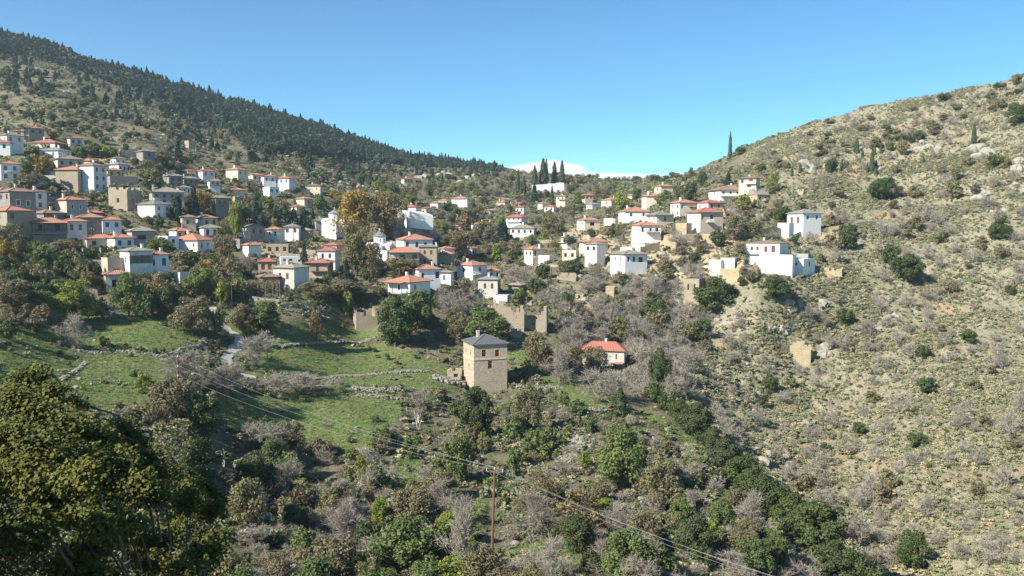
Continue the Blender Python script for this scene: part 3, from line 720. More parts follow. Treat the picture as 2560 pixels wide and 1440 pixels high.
# (name, xl, xc, xr, y_eave, y_base, roof, wall, windows on left face, on right face, label, options)
HS = [
('stone_house',66,73,107,320,356,'Rr','k','','12k','grey stone house with red roof, highest on the left slope',dict(extra=[('porch','L',0,.9,3.2,3.0,'wood')])),
('white_house',0,18,55,338,384,'Rg','q','12g','12g','tall grey white house with flat looking roof at the far left edge',{}),
('white_house',-24,26,36,357,389,'Rr','w','12k','','low white house with red roof cut off by the left picture edge',{}),
('white_house',83,138,168,357,374,'Rr','w','12k','12k','long white upper house with red roof and wooden porch',dict(ch=[(.3,.5)],extra=[('porch','R',0,1,2.2,1.2,'wood')],wallR='p')),
('white_house',103,146,176,376,396,'Rg','w','12g','12g','white slate roofed house just below the long red roofed one',{}),
('stone_house',166,176,203,345,368,'Rr','z','','12b','small pale house with red roof behind green trees',{}),
('white_house',-4,3,44,409,451,'Ro','w','','22g','blue white house with orange roof and blue balcony, left edge',dict(extra=[('balcony','R',.25,.95,2.6,1.1,'bluep')])),
('stone_house',135,145,203,397,420,'Rb','p','','13k','long beige house with brown roof above the stone tower house',dict(ch=[(.5,.3)])),
('stone_house',146,196,227,425,486,'Ro','s','',[(.3,1.6,.7,1.4,'k'),(.72,1.9,.7,1.4,'k'),(.5,5.2,.8,1.7,'k')],'tall beige stone house with orange roof beside the tall white one',dict(wallR='k')),
('white_house',198,226,248,402,416,'Ro','p','','','orange roofed house peeping up behind the tall white house',{}),
('white_house',205,236,266,414,488,'Rb','w','','32b','tallest white house of the left village, four storeys',dict(wallR='q')),
('white_house',277,290,313,396,412,'Rb','w','12k','12k','small white house with a dark pavilion roof on the left slope',{}),
('stone_house',275,297,324,411,430,'Rg','q','','13k','pale block of a house right under the small pavilion roofed one',{}),
('stone_house',266,270,302,425,441,'Ro','p','','12k','low beige annex with orange roof next to the tall white house',{}),
('stone_house',343,358,387,378,404,'Rg','k','','11k','dark grey stone house alone above the left village',{}),
('stone_house',411,423,456,440,468,'Rg','k','21d','22k','grey stone house with slate roof and white side wall',{}),
('stone_house',448,460,494,446,462,'Rg','k','','13k','long slate roofed grey house in front of the red roofs',dict(ch=[(.5,.2)])),
('white_house',458,470,488,427,434,'Rr','c','','','small red roof half hidden behind the slate roofed house',{}),
('white_house',491,507,536,427,451,'Rr','w','','12g','white house with red roof and two windows above the village',dict(ch=[(.6,.3)],wallR='w')),
('stone_house',372,381,456,480,513,'Rt','n','11k','24k','long grey house with brown slate roof and many windows',dict(ch=[(.5,.1)])),
('white_house',437,446,475,469,484,'Rt','w','','13k','little white house with tan slate roof behind the long grey house',{}),
('white_house',348,388,426,511,547,'Rg','w','','22g','white cube of a house with grey roof below the big ruin',dict(wallR='w')),
('stone_house',2,27,84,479,556,'Rb','k','12k',[(.32,3.0,1.1,1.8,'M'),(.7,3.2,1.1,1.8,'M')],'large grey stone house with two white framed windows, left edge',dict(wallR='k')),
('stone_house',-14,5,38,474,482,'Rb','p','','','brown roof behind the large grey stone house',{}),
('white_house',70,84,109,479,524,'Rb','q','','21k','narrow white house with chimney behind the large stone house',dict(ch=[(.6,.35)])),
('stone_house',140,168,214,500,550,'Ro','p','',[(.28,2.0,1.0,1.5,'M'),(.68,2.1,1.0,1.5,'M'),(.28,4.9,1.0,1.5,'M'),(.66,5.1,1.0,1.5,'M')],'beige house with four maroon windows in white frames',dict(ch=[(.45,.2)],wallR='n')),
('stone_house',-14,20,73,527,600,'Ro','s','21k',[(.2,1.3,1.1,1.4,'k'),(.2,4,.8,1,'k'),(.6,4,.8,1,'k')],'half rebuilt stone house with short orange roof, left edge',{}),
('stone_house',83,110,156,533,550,'Rb','k','','','dark brown lean roof between stone house and porch house',dict()),
('stone_house',74,80,158,556,606,'Ro','k','','12m','long house with orange roof and wooden posted porch',dict(ch=[(.5,.75)],extra=[('porch','R',0,1,2.7,1.6,'wood')])),
('white_house',156,164,213,554,604,'Ro','q','',[(.3,1.6,.9,1.6,'g'),(.7,1.6,.9,1.6,'g'),(.48,5.4,.9,1.5,'g')],'grey white house with orange roof right of the porch house',dict(wallR='q')),
('stone_house',190,200,256,544,588,'Ro','k','',[(.2,1.6,.9,1.3,'m')],'stone house with orange roof between two white houses',{}),
('white_house',250,257,300,550,587,'Ro','w','','12b','bluish white house with orange roof and two blue shutters',{}),
('stone_house',212,222,252,532,542,'Ro','k','','','small orange hip roof just behind the row of orange roofs',{}),
('white_house',210,217,286,597,618,'Ro','c','','12m','low cream wing with orange roof joined to a white house',{}),
('white_house',270,288,332,595,624,'Ro','w','','12b','white house with steep orange roof and two blue windows',dict(ch=[(.3,.3)])),
('stone_house',319,331,384,578,620,'Rt','n','',[(.42,1.7,2.2,1.4,'k')],'grey concrete house with grey green roof and wide window',{}),
('white_house',303,325,379,628,692,'Rt','q',[(.6,2.2,.6,1.6,'k')],[(.28,2.1,1.6,2.1,'S'),(.75,2.1,1.6,2.1,'S')],'white tower house with big brown open shutters',dict(rise=.26)),
('white_house',370,380,418,637,682,'Ro','w','',[(.72,1.9,1.0,1.9,'b'),(.1,2,.9,1.6,'k')],'white house with orange roof and one blue window',dict(ch=[(.5,.7)])),
('stone_house',258,270,304,648,690,'Rt','p','',[(.5,3.0,1.5,1.3,'m')],'beige flat topped annex left of the white tower house',dict(rk='flat')),
('stone_house',262,266,322,687,732,'Ro','s','',[(.35,2.2,1.1,1.9,'k')],'stone shed with orange roof under the white tower house',dict(wallR='z')),
('white_house',424,441,472,576,602,'Ro','w','','12k','white house with narrow orange porch roof, dark doorway',dict(extra=[('porch','R',0,1,2.4,1.2,'wood')])),
('white_house',430,494,536,601,630,'Ro','w',[(.2,1.4,.5,1.6,'k'),(.85,1.4,.3,1.2,'k')],[(.25,1.6,.8,1.6,'g'),(.6,1.3,.7,.9,'g')],'white house under the biggest bright orange roof',dict(rise=.42)),
('white_house',486,508,543,545,573,'Ro','w','','12m','white house with orange roof and small maroon window',dict(ch=[(.7,.1)],wallR='c')),
('white_house',500,509,549,570,593,'Rt','w','',[(.25,1.4,1.0,1.8,'m'),(.68,1.4,1.0,1.8,'m')],'white house with tan roof and two red doors',{}),
('stone_house',452,456,488,543,568,'Rb','p','',[(.4,1.6,.8,1.4,'m')],'beige stone house with brown roof and arched window',{}),
('white_house',519,524,550,452,478,'Ro','w','',[(.3,1.0,.8,1.3,'k'),(.75,1.0,.8,1.3,'k')],'little white house with orange roof and dark open balcony',dict(extra=[('balcony','R',0,1,1.9,.6,'wood')])),
('white_house',566,595,619,424,452,'Ro','c','','12b','cream house with orange roof high in the left village',dict(ch=[(.5,.3)])),
('white_house',622,632,656,437,456,'Ro','w','','12k','left wing with orange roof of the long white hilltop row',{}),
('white_house',653,659,689,441,468,'Rr','w','','12b','middle white wing with red roof of the hilltop row',{}),
('white_house',686,723,740,446,480,'Rr','w','13b','12b','right and largest white wing of the hilltop row',{}),
('white_house',658,674,698,469,492,'Rt','w','','12b','small white flat roofed house below the hilltop row',dict(rk='flat')),
('stone_house',764,801,807,464,488,'Rb','c',[(.75,1.6,.5,.9,'k')],'','cream house with flat brown roof, last of the hilltop row',dict(rise=.2)),
('stone_house',747,753,772,474,481,'Ro','c','','','little orange roof left of the cream house',{}),
('stone_house',573,583,612,475,488,'Ro','c','','','low orange roof sunk among trees below the hilltop',{}),
('stone_house',528,540,572,495,542,'Rt','s','',[(.3,1.5,.8,1.3,'k'),(.7,1.5,.8,1.3,'k')],'stone tower with yellowish pyramid roof and hanging balcony',dict(wallR='k',extra=[('balcony','R',.15,.6,2.9,.8,'wood')])),
('white_house',741,761,783,497,518,'Ro','c','','11k','pale house with orange roof on its own above the conifers',dict()),
('white_house',728,742,766,517,538,'Rb','c','','11k','pale house with brown roof just under the lone orange one',{}),
('white_house',826,836,868,557,592,'Ro','c','',[(.25,1.6,.9,1.4,'m')],'white cream house with orange roof beside the domed church',{}),
('stone_house',781,790,824,552,574,'Rt','n','',[(.45,1.2,1.6,1.0,'d')],'grey house with beige slate roof left of the domed church',{}),
('stone_house',606,626,660,568,604,'Rg','w','','12k','half white half stone house with slate roof',dict(wallR='k')),
('white_house',664,697,712,574,608,'Ro','w',[(.35,1.5,.9,1.5,'k'),(.75,1.5,.9,1.5,'k')],'','white house with orange roof, white balcony and arches',dict(extra=[('balcony','L',.25,.9,2.4,1.0,'whitep')])),
('white_house',711,747,753,567,602,'Rg','w','12m','','white house with grey slate roof, two small windows',{}),
('stone_house',748,775,784,576,602,'Rt','s','','','low tan stone house right of the slate roofed white one',{}),
('white_house',812,842,857,613,645,'Rr','p',[(.75,1.6,1.1,1.8,'m')],'','pinkish house with red roof standing behind another',{}),
('white_house',796,838,850,627,678,'Rr','w',[(.28,1.5,.8,1.4,'k'),(.7,1.5,.8,1.4,'k')],'','white house with red roof and two small arched windows',{}),
('stone_house',774,820,834,657,697,'Rr','s',[(.45,1.8,.8,1.6,'k')],'11k','stone house with red roof and shaded front balcony',dict(ch=[(.3,.3)],oh=1.0,extra=[('balcony','L',.1,.95,2.3,1.3,'wood')])),
('stone_house',685,736,771,670,728,'Rt','z',[(.33,2.2,.9,1.6,'m'),(.68,2.2,.9,1.6,'m'),(.32,5.1,.8,1.4,'m'),(.66,5.1,.8,1.4,'m')],'','big pale stone house with slate hip roof and four maroon windows',dict(wallR='q')),
('stone_house',647,688,693,654,684,'Rr','s',[(.3,1.5,1.0,1.7,'m'),(.7,1.5,1.0,1.7,'m')],'','small stone house with red hip roof behind the big pale one',dict(ch=[(.6,.5)])),
('white_house',609,622,650,613,640,'Ro','w','','','white and orange roofed cottage behind a bare tree',{}),
('white_house',1008,1040,1048,518,538,'Rr','w',[(.2,1.6,.4,.8,'k')],'','small white chapel block with red roof on the white rock fort',{}),
('stone_house',1055,1064,1081,521,537,'Rr','c','','12k','red roofed house tucked in behind the white rock fort',dict(extra=[('balcony','R',0,.8,1.6,.8,'whitep')])),
('white_house',1077,1094,1098,507,521,'Ro','w','','','low white wing with orange roof above the rock fort',{}),
('white_house',1095,1117,1128,502,525,'Ro','w','12k','','white house with orange roof and two dark windows above the rock fort',{}),
('white_house',1128,1168,1175,497,521,'Ro','w','','','big blank white house with orange roof near the centre',dict(ch=[(.5,.5)])),
('white_house',1003,1010,1032,447,467,'Rr','c','','13d','lone house with red roof high on the dark central slope',dict(extra=[('balcony','R',0,1,1.7,.6,'wood')])),
('stone_house',1253,1260,1279,499,513,'Rt','c','','12k','beige hut with flat slate roof below the cemetery',{}),
('stone_house',1215,1223,1242,526,537,'Rt','c','','11k','low beige hut with tan roof left of the red pavilion',{}),
('white_house',1289,1309,1314,519,536,'Rr','w','12m','','tiny white house with pointed red roof',{}),
('white_house',1266,1303,1319,543,567,'Rr','w','13m','','white house with wide red roof and long white balcony',dict(oh=.9,extra=[('parapet','L',.02,1,2.3,1.0)])),
('white_house',1275,1334,1342,571,590,'Rt','q','14k','','long low house with pale slate roof under the red roofed balcony house',{}),
('white_house',1178,1205,1228,561,582,'Ro','w','12m','12k','white house with orange roof and two maroon windows, alone in the centre',dict(extra=[('parapet','R',0,.9,2.2,1.0)])),
('stone_house',1134,1156,1160,566,574,'Ro','c','','','small orange roof deep in the central trees',{}),
('white_house',1154,1180,1193,621,638,'Ro','w','','12k','white cottage with orange roof behind a brown leaved tree',{}),
('white_house',991,1010,1082,600,628,'Ro','w','12m',[(.12,1.5,1.0,1.5,'m'),(.45,1.7,1.0,1.8,'m'),(.75,1.5,1.0,1.2,'m')],'long white house with orange roof under the grey rock',{}),
('stone_house',966,972,1048,630,652,'Ro','q','',[(.45,1.6,1.6,1.6,'k'),(.85,1.6,1.6,1.5,'k')],'long porch building with orange roof beside the domed chapel',dict(extra=[('porch','R',0.02,.98,2.3,1.4,'wood')])),
('stone_house',1048,1092,1096,617,668,'Rg','s',[(.33,1.9,.9,1.4,'m'),(.69,1.9,.9,1.4,'m'),(.31,4.9,.9,1.4,'m'),(.68,4.9,.9,1.4,'m')],'','square stone tower house with slate roof and four maroon windows',dict(ch=[(.93,.5)],rise=.22)),
('stone_house',1095,1131,1136,635,662,'Ro','s','','','stone barn with short orange roof right of the square tower',{}),
('white_house',1028,1046,1102,674,712,'Ro','w','',[(.2,1.8,.9,1.6,'m'),(.85,1.7,1.2,1.9,'k')],'white arched house with orange roof in the centre foreground',dict(ch=[(.5,.8)])),
('white_house',1098,1127,1134,681,716,'Rg','w',[(.5,1.7,.8,1.6,'g')],'','white wing with slate edge joined to the arched house',dict(rise=.25)),
('white_house',970,1025,1077,706,744,'Ro','w',[(.5,1.6,.8,1.6,'k')],[(.25,1.5,.8,1.4,'g')],'white house with big orange roof on brown wooden posts',dict(oh=.8,extra=[('porch','L',0,.85,3.0,2.0,'wood')])),
('white_house',1142,1182,1218,664,702,'Ro','w',[(.4,1.6,.8,1.6,'m')],[(.5,1.7,1.2,2.0,'m')],'white house with orange roof and railed terrace, centre right',dict(ch=[(.4,.3)],extra=[('balcony','R',0,1,2.9,1.2,'whitep'),('door','L',.5,.8,4.2,0,'wood')])),
('white_house',1214,1222,1251,677,699,'Ro','w','','12k','orange roofed right wing of the house with the terrace',{}),
('white_house',1195,1244,1251,699,746,'Rg','z',[(.36,2.0,.8,1.6,'m'),(.72,2.0,.8,1.6,'m')],'','white stone house with slate roof and brown lean to, centre front',dict(wallR='k')),
('stone_house',1275,1300,1313,713,728,'Rt','s','','','tan slate pavilion roof behind a round green bush',dict(oh=.8)),
('stone_house',1390,1413,1416,490,524,'Rt','c',[(.25,1.3,.6,1.2,'k'),(.7,1.3,.6,1.2,'k')],'','cream tower house with balcony between cypress and shrubs',dict(ch=[(.6,.5)],rise=.15,extra=[('balcony','L',.3,.95,2.3,.7,'wood')])),
('stone_house',1344,1356,1372,509,528,'Rt','c','','','beige slate roofed house left of the cream tower house',{}),
('white_house',1361,1384,1392,517,529,'Rr','w','12k','','low white house with red roof at the foot of the cream tower',{}),
('stone_house',1455,1463,1482,488,511,'Ro','p','','12k','grey pink house with orange roof at the back of the right village',dict(extra=[('awning','L',0,1,.3,2,'Rb')])),
('white_house',1466,1480,1498,511,523,'Rt','w','12k','','low white shed with pale roof at the back of the right village',{}),
('stone_house',1503,1528,1556,500,518,'Ro','c','11k','11k','cream house with long orange roof behind a lime green tree',{}),
('stone_house',1563,1581,1613,489,503,'Rt','c','11k','','house with weathered beige slate roof near the saddle',{}),
('white_house',1636,1652,1682,466,489,'Ro','c','11k','','peach house with orange roof nearest the saddle',{}),
('white_house',1604,1616,1660,491,522,'Ro','c','','','white and cream house with wide orange roof in the right village',dict(ch=[(.9,.1)])),
('white_house',1676,1699,1740,507,543,'Ro','w','22k',[(.15,1.5,.8,1.4,'m'),(.7,1.5,1.2,1.2,'k')],'white and tan house with orange roof left of the red roofed tower',dict(wallR='c',extra=[('awning','R',.5,1,1.2,1.6,'Ro')])),
('white_house',1546,1562,1624,529,562,'Ro','w','','12k','white house with long orange roof behind grey shrubs',dict(ch=[(.2,.3)])),
('white_house',1442,1461,1500,551,577,'Ro','w','12k',[(.5,1.6,2.2,1.5,'k')],'white and brown house with orange roof on pale terraces',dict(wallR='c')),
('white_house',1616,1641,1684,538,566,'Rg','w','12k','11k','white house with dark slate roof above the orange roofed one',dict(wallR='c',oh=.9)),
('white_house',1579,1600,1652,564,612,'Ro','w','12k',[(.12,1.5,.8,1.5,'k'),(.5,1.5,.9,1.3,'k'),(.8,1.5,1.2,1.2,'k')],'tall white house with orange roof standing on tan rock',dict(extra=[('balcony','R',.3,.9,2.4,1.4,'wood')])),
('white_house',1718,1750,1806,531,589,'Rr','w',[(.3,1.9,.6,1.2,'m'),(.75,1.9,.6,1.2,'m'),(.5,4.3,.5,1,'g')],[(.1,1.8,.7,1.4,'m'),(.5,1.6,1.2,1.5,'k')],'white tower house with bright red roof and hanging closet',dict(wallR='p',oh=.7,extra=[('parapet','R',.25,.55,3.3,1.2)])),
('white_house',1743,1770,1806,507,528,'Rr','w','12k','12m','white house with red roof directly behind the red roofed tower',dict(wallR='p')),
('white_house',1771,1800,1868,475,503,'Rb','w','11k','14k','long white house with dark orange roof and glazed terrace',dict(oh=.8,extra=[('parapet','R',0,1,2.6,1.6)])),
('stone_house',1866,1893,1920,487,506,'Rt','y',[(.5,1.0,.4,.5,'k')],'12k','yellow stone house with gable end towards the valley',dict(rk='gable',rise=.7,oh=.15)),
('white_house',1848,1890,1899,445,476,'Rb','c',[(.2,1.4,1.2,1.6,'m'),(.7,1.4,1.6,1.4,'m'),(.6,3.6,1.8,.8,'m')],'','topmost house of the right village with sagging roof and verandas',dict(rise=.2,oh=.8,extra=[('parapet','L',.4,1,2.4,1.0)])),
('white_house',1968,2007,2050,534,590,'Rg','w',[(.3,2.3,1.1,2.4,'m'),(.68,2.3,1.1,2.4,'m')],'12b','solitary white house with two tall shutters at the right',dict()),
('white_house',1949,1972,1982,560,594,'Rb','w','','','small white side block of the solitary right hand house',dict(rk='flat')),
('white_house',1867,1948,1969,609,670,'Rb','w',[(.17,1.6,.9,1.3,'m'),(.34,1.6,.9,1.3,'m'),(.59,1.8,1.0,1.8,'m'),(.81,1.7,1.1,1.9,'m')],'','largest white house on the right, four maroon shutters',dict(rise=.14,oh=.2,wallR='q',extra=[('awning','L',.05,.45,3.2,.5,'Rg')])),
('white_house',1900,1980,1990,640,690,'Rt','w','','','middle white flat roofed block under the largest right hand house',dict(rk='flat')),
('white_house',1946,2008,2036,650,692,'Rt','w',[(.25,2.6,.7,1.2,'k'),(.7,1.3,.9,1.0,'k')],'11k','lowest white flat roofed block at the right, with dark shed above',dict(rk='flat')),
('white_house',1783,1802,1813,653,687,'Rt','w',[(.5,.8,.4,.4,'k')],'','tiny white hut at the end of the tan garden wall',dict(rk='flat',wallR='q')),
('white_house',1310,1331,1360,624,662,'Ro','w','12k',[(.25,1.4,.8,1.8,'k')],'narrow white house with orange roof and green balcony',dict(wallR='c',ch=[(.9,.7)],extra=[('balcony','R',.1,.5,2.6,.7,'greenp')])),
('white_house',1402,1417,1446,594,620,'Rt','w','11m','12k','white house with pale slate roof and red wooden veranda',dict(ch=[(.2,.2)],extra=[('balcony','L',0,.9,1.9,1.0,'maroon')])),
('white_house',1462,1492,1512,611,666,'Rt','w','12k','','white tower like house with a grey roof above a white terrace',dict(rise=.2)),
('stone_house',1448,1476,1520,605,634,'Ro','c','','12m','orange roofed house crowded behind the white tower like one',dict(oh=.8)),
('white_house',1525,1562,1618,636,690,'Rt','w',[(.35,1.6,.8,1.2,'g'),(.7,1.6,.8,1.2,'g'),(.65,3.6,.8,.8,'g')],[(.15,1.6,.7,1.5,'m'),(.4,1.5,.8,1.5,'k'),(.7,1.8,1.6,1.6,'m')],'white house with grey metal roof, dark porch and stepped terrace',dict(oh=.6,rise=.25)),
('stone_house',1709,1747,1762,700,766,'Rt','s',[(.3,2.2,.6,1.8,'k'),(.7,2.2,.6,1.8,'k')],'','roofless looking tan stone tower with two slit windows',dict(rk='flat',wallR='k')),
('stone_tower_house',1158,1185,1269,862,978,'Rd','v',[(.25,2.0,.6,1.2,'o'),(.7,2.0,.6,1.2,'o'),(.55,5.4,.6,1.2,'o')],[(.30,2.0,1.0,1.6,'o'),(.70,2.15,1.0,1.6,'o'),(.485,4.75,1.0,1.8,'o')],'new stone tower house with dark grey hip roof in the foreground',dict(ch=[(.4,.32)],rise=.42,oh=.35,extra=[('band','L',0,1,3.4,0)])),
('stone_house',1452,1560,1564,878,918,'Rr','z',[(.82,1.5,.5,1.4,'m'),(.35,1.5,.5,1.2,'k')],'','cream stone house with red tile roof right of the tower house',dict(ch=[(.55,.5)],rise=.75,bmax=5.2,extra=[('awning','L',.7,.98,2.9,1.4,'Ro'),('door','L',.72,.8,2.2,0,'w')])),
]
HS += [
('stone_house',266,276,341,442,469,'Rt','k','','','dark grey terrace block under the small tan roofed houses',dict(rk='flat')),
('white_house',400,419,442,593,613,'Rt','w','','11k','low white terrace block left of the big bright orange roof',dict(rk='flat')),
('stone_house',667,721,725,612,633,'Rt','s','13k','','long low stone block with arches below the balcony house',dict(rk='flat')),
('white_shed',442,450,470,685,706,'Rg','w','','11b','bluish white shed sunk among bushes below the orange roofs',dict(rk='flat')),
('stone_house',650,657,687,693,717,'Rb','k','','12k','low brown roofed shed at the left side of the big pale house',dict(oh=.7)),
('white_house',954,968,974,629,653,'Rt','w','11k','','white end block of the long porch building',dict(rk='flat')),
('white_house',1247,1268,1272,741,757,'Rt','w','','','low white parapet block right of the slate roofed lean to house',dict(rk='flat')),
('white_shed',1521,1532,1535,548,564,'Rt','w','','','little white box on the tan terrace, right village',dict(rk='flat')),
('white_shed',1364,1373,1377,641,656,'Rt','w','','','little white box right of the green balcony house',dict(rk='flat')),
('white_shed',1569,1581,1584,621,634,'Rt','w','','','white rooftop box behind the grey metal roofed house',dict(rk='flat')),
('white_shed',1822,1836,1839,648,669,'Rt','w','','','narrow white shed between tiny hut and largest white house',dict(rk='flat')),
('stone_house',1979,2020,2027,637,652,'Rd','n','','','dark open shed on top of the flat white blocks',dict(rk='flat')),
('stone_hut',290,302,308,343,354,'Rt','k','','','tiny grey stone hut high on the open left slope',dict(rk='flat')),
('stone_hut',468,472,478,353,371,'Rt','s','','','thin pale stone pier on the upper left slope',dict(rk='flat')),
('stone_house',1138,1160,1164,412,420,'Rt','c','','','long low beige shed right on the central skyline',{}),
('white_house',146,158,164,429,462,'Ro','w','','','whitewashed part at the left of the tall beige stone house',{}),
('white_shed',111,146,151,441,458,'Rt','w','12k','','low white sheds in shade under the yellow orange tree',dict(rk='flat')),
('stone_house',42,60,68,328,348,'Rb','s','11k','','brown porch wing left of the topmost stone house',{}),
('stone_house',576,600,626,600,621,'Rt','k','11k','12k','low grey house below the half white slate roofed house',dict(rk='flat')),
('stone_house',1104,1112,1126,622,637,'Ro','w','','','white walled cottage corner under the grey rock',{}),
('stone_house',1405,1440,1448,628,650,'Rt','c','12k','','cream lower storey under the red wooden veranda',dict(rk='flat')),
('stone_house',1240,1262,1270,505,515,'Ro','p','','','small orange lean to roof beside the beige hut',{}),
('white_house',1580,1612,1650,612,632,'Rt','z','','','whitewashed terrace base under the tall orange roofed house',dict(rk='flat')),
('stone_house',1700,1716,1724,560,592,'Rt','y','','','tan rock built buttress left of the red roofed tower house',dict(rk='flat')),
('stone_house',500,511,552,592,610,'Rt','k','','13k','dark stone basement under the tan roofed house with red doors',dict(rk='flat')),
('white_house',856,862,872,545,566,'Ro','c','','','orange roofed cottage half behind the golden plane tree',{}),
]
# level a yard in front of every house so that the slope does not swallow its front walls
def carve():
    global bvh
    fr = [(h_[1], h_[2], h_[3], h_[5]) + hframe(h_[1], h_[2], h_[3], h_[5], h_[11].get('alpha')) for h_ in HS]
    A = G.reshape(-1, 3)
    for xl, xc, xr, yb, p, D, a, b, rz in fr:
        d = A[:, 1] * cp - A[:, 2] * sp_; m0 = (d > D - 60) & (d < D + 16) & (np.abs(A[:, 0] - p.x) < 40)
        idx = np.nonzero(m0)[0]; q = A[idx]; dd = d[idx]
        px = 1280 + F * q[:, 0] / dd; py = 720 - F * (q[:, 1] * sp_ + q[:, 2] * cp) / dd
        dx, dy = q[:, 0] - p.x, q[:, 1] - p.y; lx = dx * math.cos(rz) + dy * math.sin(rz); ly = -dx * math.sin(rz) + dy * math.cos(rz)
        fm = ((ly < .3) | (lx > -.3)) & (ly < b + 1) & (px > xl - 4) & (px < xr + 4) & (py < yb + 1)
        r = ray(xc, yb + 1); zr = q[:, 1] * (r.z / r.y) - .12
        A[idx[fm], 2] = np.minimum(q[fm, 2], zr[fm])
    tm.vertices.foreach_set('co', G.reshape(-1).astype(np.float32)); tm.update()
    P[...] = G[len(near):len(near) + NR]
    bvh = BVHTree.FromPolygons([tuple(v) for v in A.tolist()], quads.tolist())
carve()
for h_ in HS:
    house(*h_[:11], **h_[11])
RS = [
(249,262,270,396,413,'s','','','crumbling stone stump above the tall white house',dict(jag=.3)),
(296,302,343,372,398,'k','','','long roofless grey wall high on the left slope',dict(jag=.1)),
(276,319,353,468,529,'s','21k',[(.35,1.6,.8,1.3,''),(.75,1.6,.8,1.3,''),(.35,4.4,.7,1.2,''),(.7,4.6,.7,1.2,'')],'big roofless stone house with empty windows, left village',dict(jag=.12)),
(411,415,424,430,462,'k','','','broken stone arch left of the slate roofed house',dict(jag=.5)),
(584,588,598,489,516,'s','','','tall narrow ruined pier among dark conifers',dict(jag=.1)),
(882,890,944,770,826,'s','','','ruined stone wall left of the bushy green tree',dict(jag=.4)),
(1218,1310,1318,758,830,'s',[(.3,2.9,1.1,2.2,''),(.5,2.9,1.1,2.2,''),(.85,3.0,1.1,2.0,'')],'','long ruined stone house with three empty windows',dict(jag=.42)),
(1300,1366,1372,766,834,'s',[(.5,4.5,1.0,1.5,'')],'','ruined stone tower with a deep V shaped breach',dict(jag=.06,gap=('L',.12,.88,.3))),
(1976,2026,2030,858,914,'y','','','square ruined ochre wall alone on the right slope',dict(jag=.35)),
(2062,2104,2110,670,698,'y','','','orange brown ruined wall right of the white blocks',dict(jag=.3)),
(1446,1458,1461,735,750,'s',[(.5,.9,.7,1.2,'')],'','tiny ruined shrine with an arched opening',dict(jag=.1)),
(1514,1535,1540,716,742,'y','','','small ochre ruin among grey shrubs in the middle',dict(jag=.4)),
(1392,1440,1444,684,704,'s','','','low broken terrace building below the orange roofed narrow house',dict(jag=.5)),
(1993,2008,2012,472,490,'y','','','small brown ruin of a hut on the right slope',dict(jag=.4)),
(1280,1300,1304,822,845,'s','','','rubble stub at the foot of the V breached tower',dict(jag=.4)),
(1118,1150,1156,925,956,'s','','','collapsed wall corner left of the new tower house',dict(jag=.6)),
]
for i, r_ in enumerate(RS):
    ruin(*r_[:9], seed=i + 3, **r_[9])

# the white rock fort: a long battered white wall on the crag
def fort():
    p, D, a, b, rz = hframe(1006, 1026, 1083, 556, alpha=77, dist=hit(1030, 600).y + 6)
    t = tag(empty('monastery_wall', p, rz), 'white walled monastery terrace perched on the grey crag', 'monastery')
    h0 = 27 * D / F
    m = MB()
    def fc(pts): m.face(pts)
    z1, z2 = h0, h0 * .62
    m.face([(-a, 0, -2), (0, 0, -2), (0, 0, z1), (-a, 0, z1 + .8)]); m.face([(0, 0, -2), (0, b, -3), (0, b, z2), (0, 0, z1)])
    m.face([(-a, b, -3), (-a, 0, -2), (-a, 0, z1 + .8), (-a, b, z1)]); m.face([(0, b, -3), (-a, b, -3), (-a, b, z1), (0, b, z2)])
    m.face([(-a, 0, z1 - .3), (0, 0, z1 - .3), (0, b, z2 - .3), (-a, b, z1 - .3)])
    m.build('wall', M['w'], t)
    c = MB(); c.box((-.3, -.06, z1), (.1, .35, z1 + .25)); c.build('coping', M['tan'], t)
    BOXES.append((1004, 520, 1084, 566))
fort()
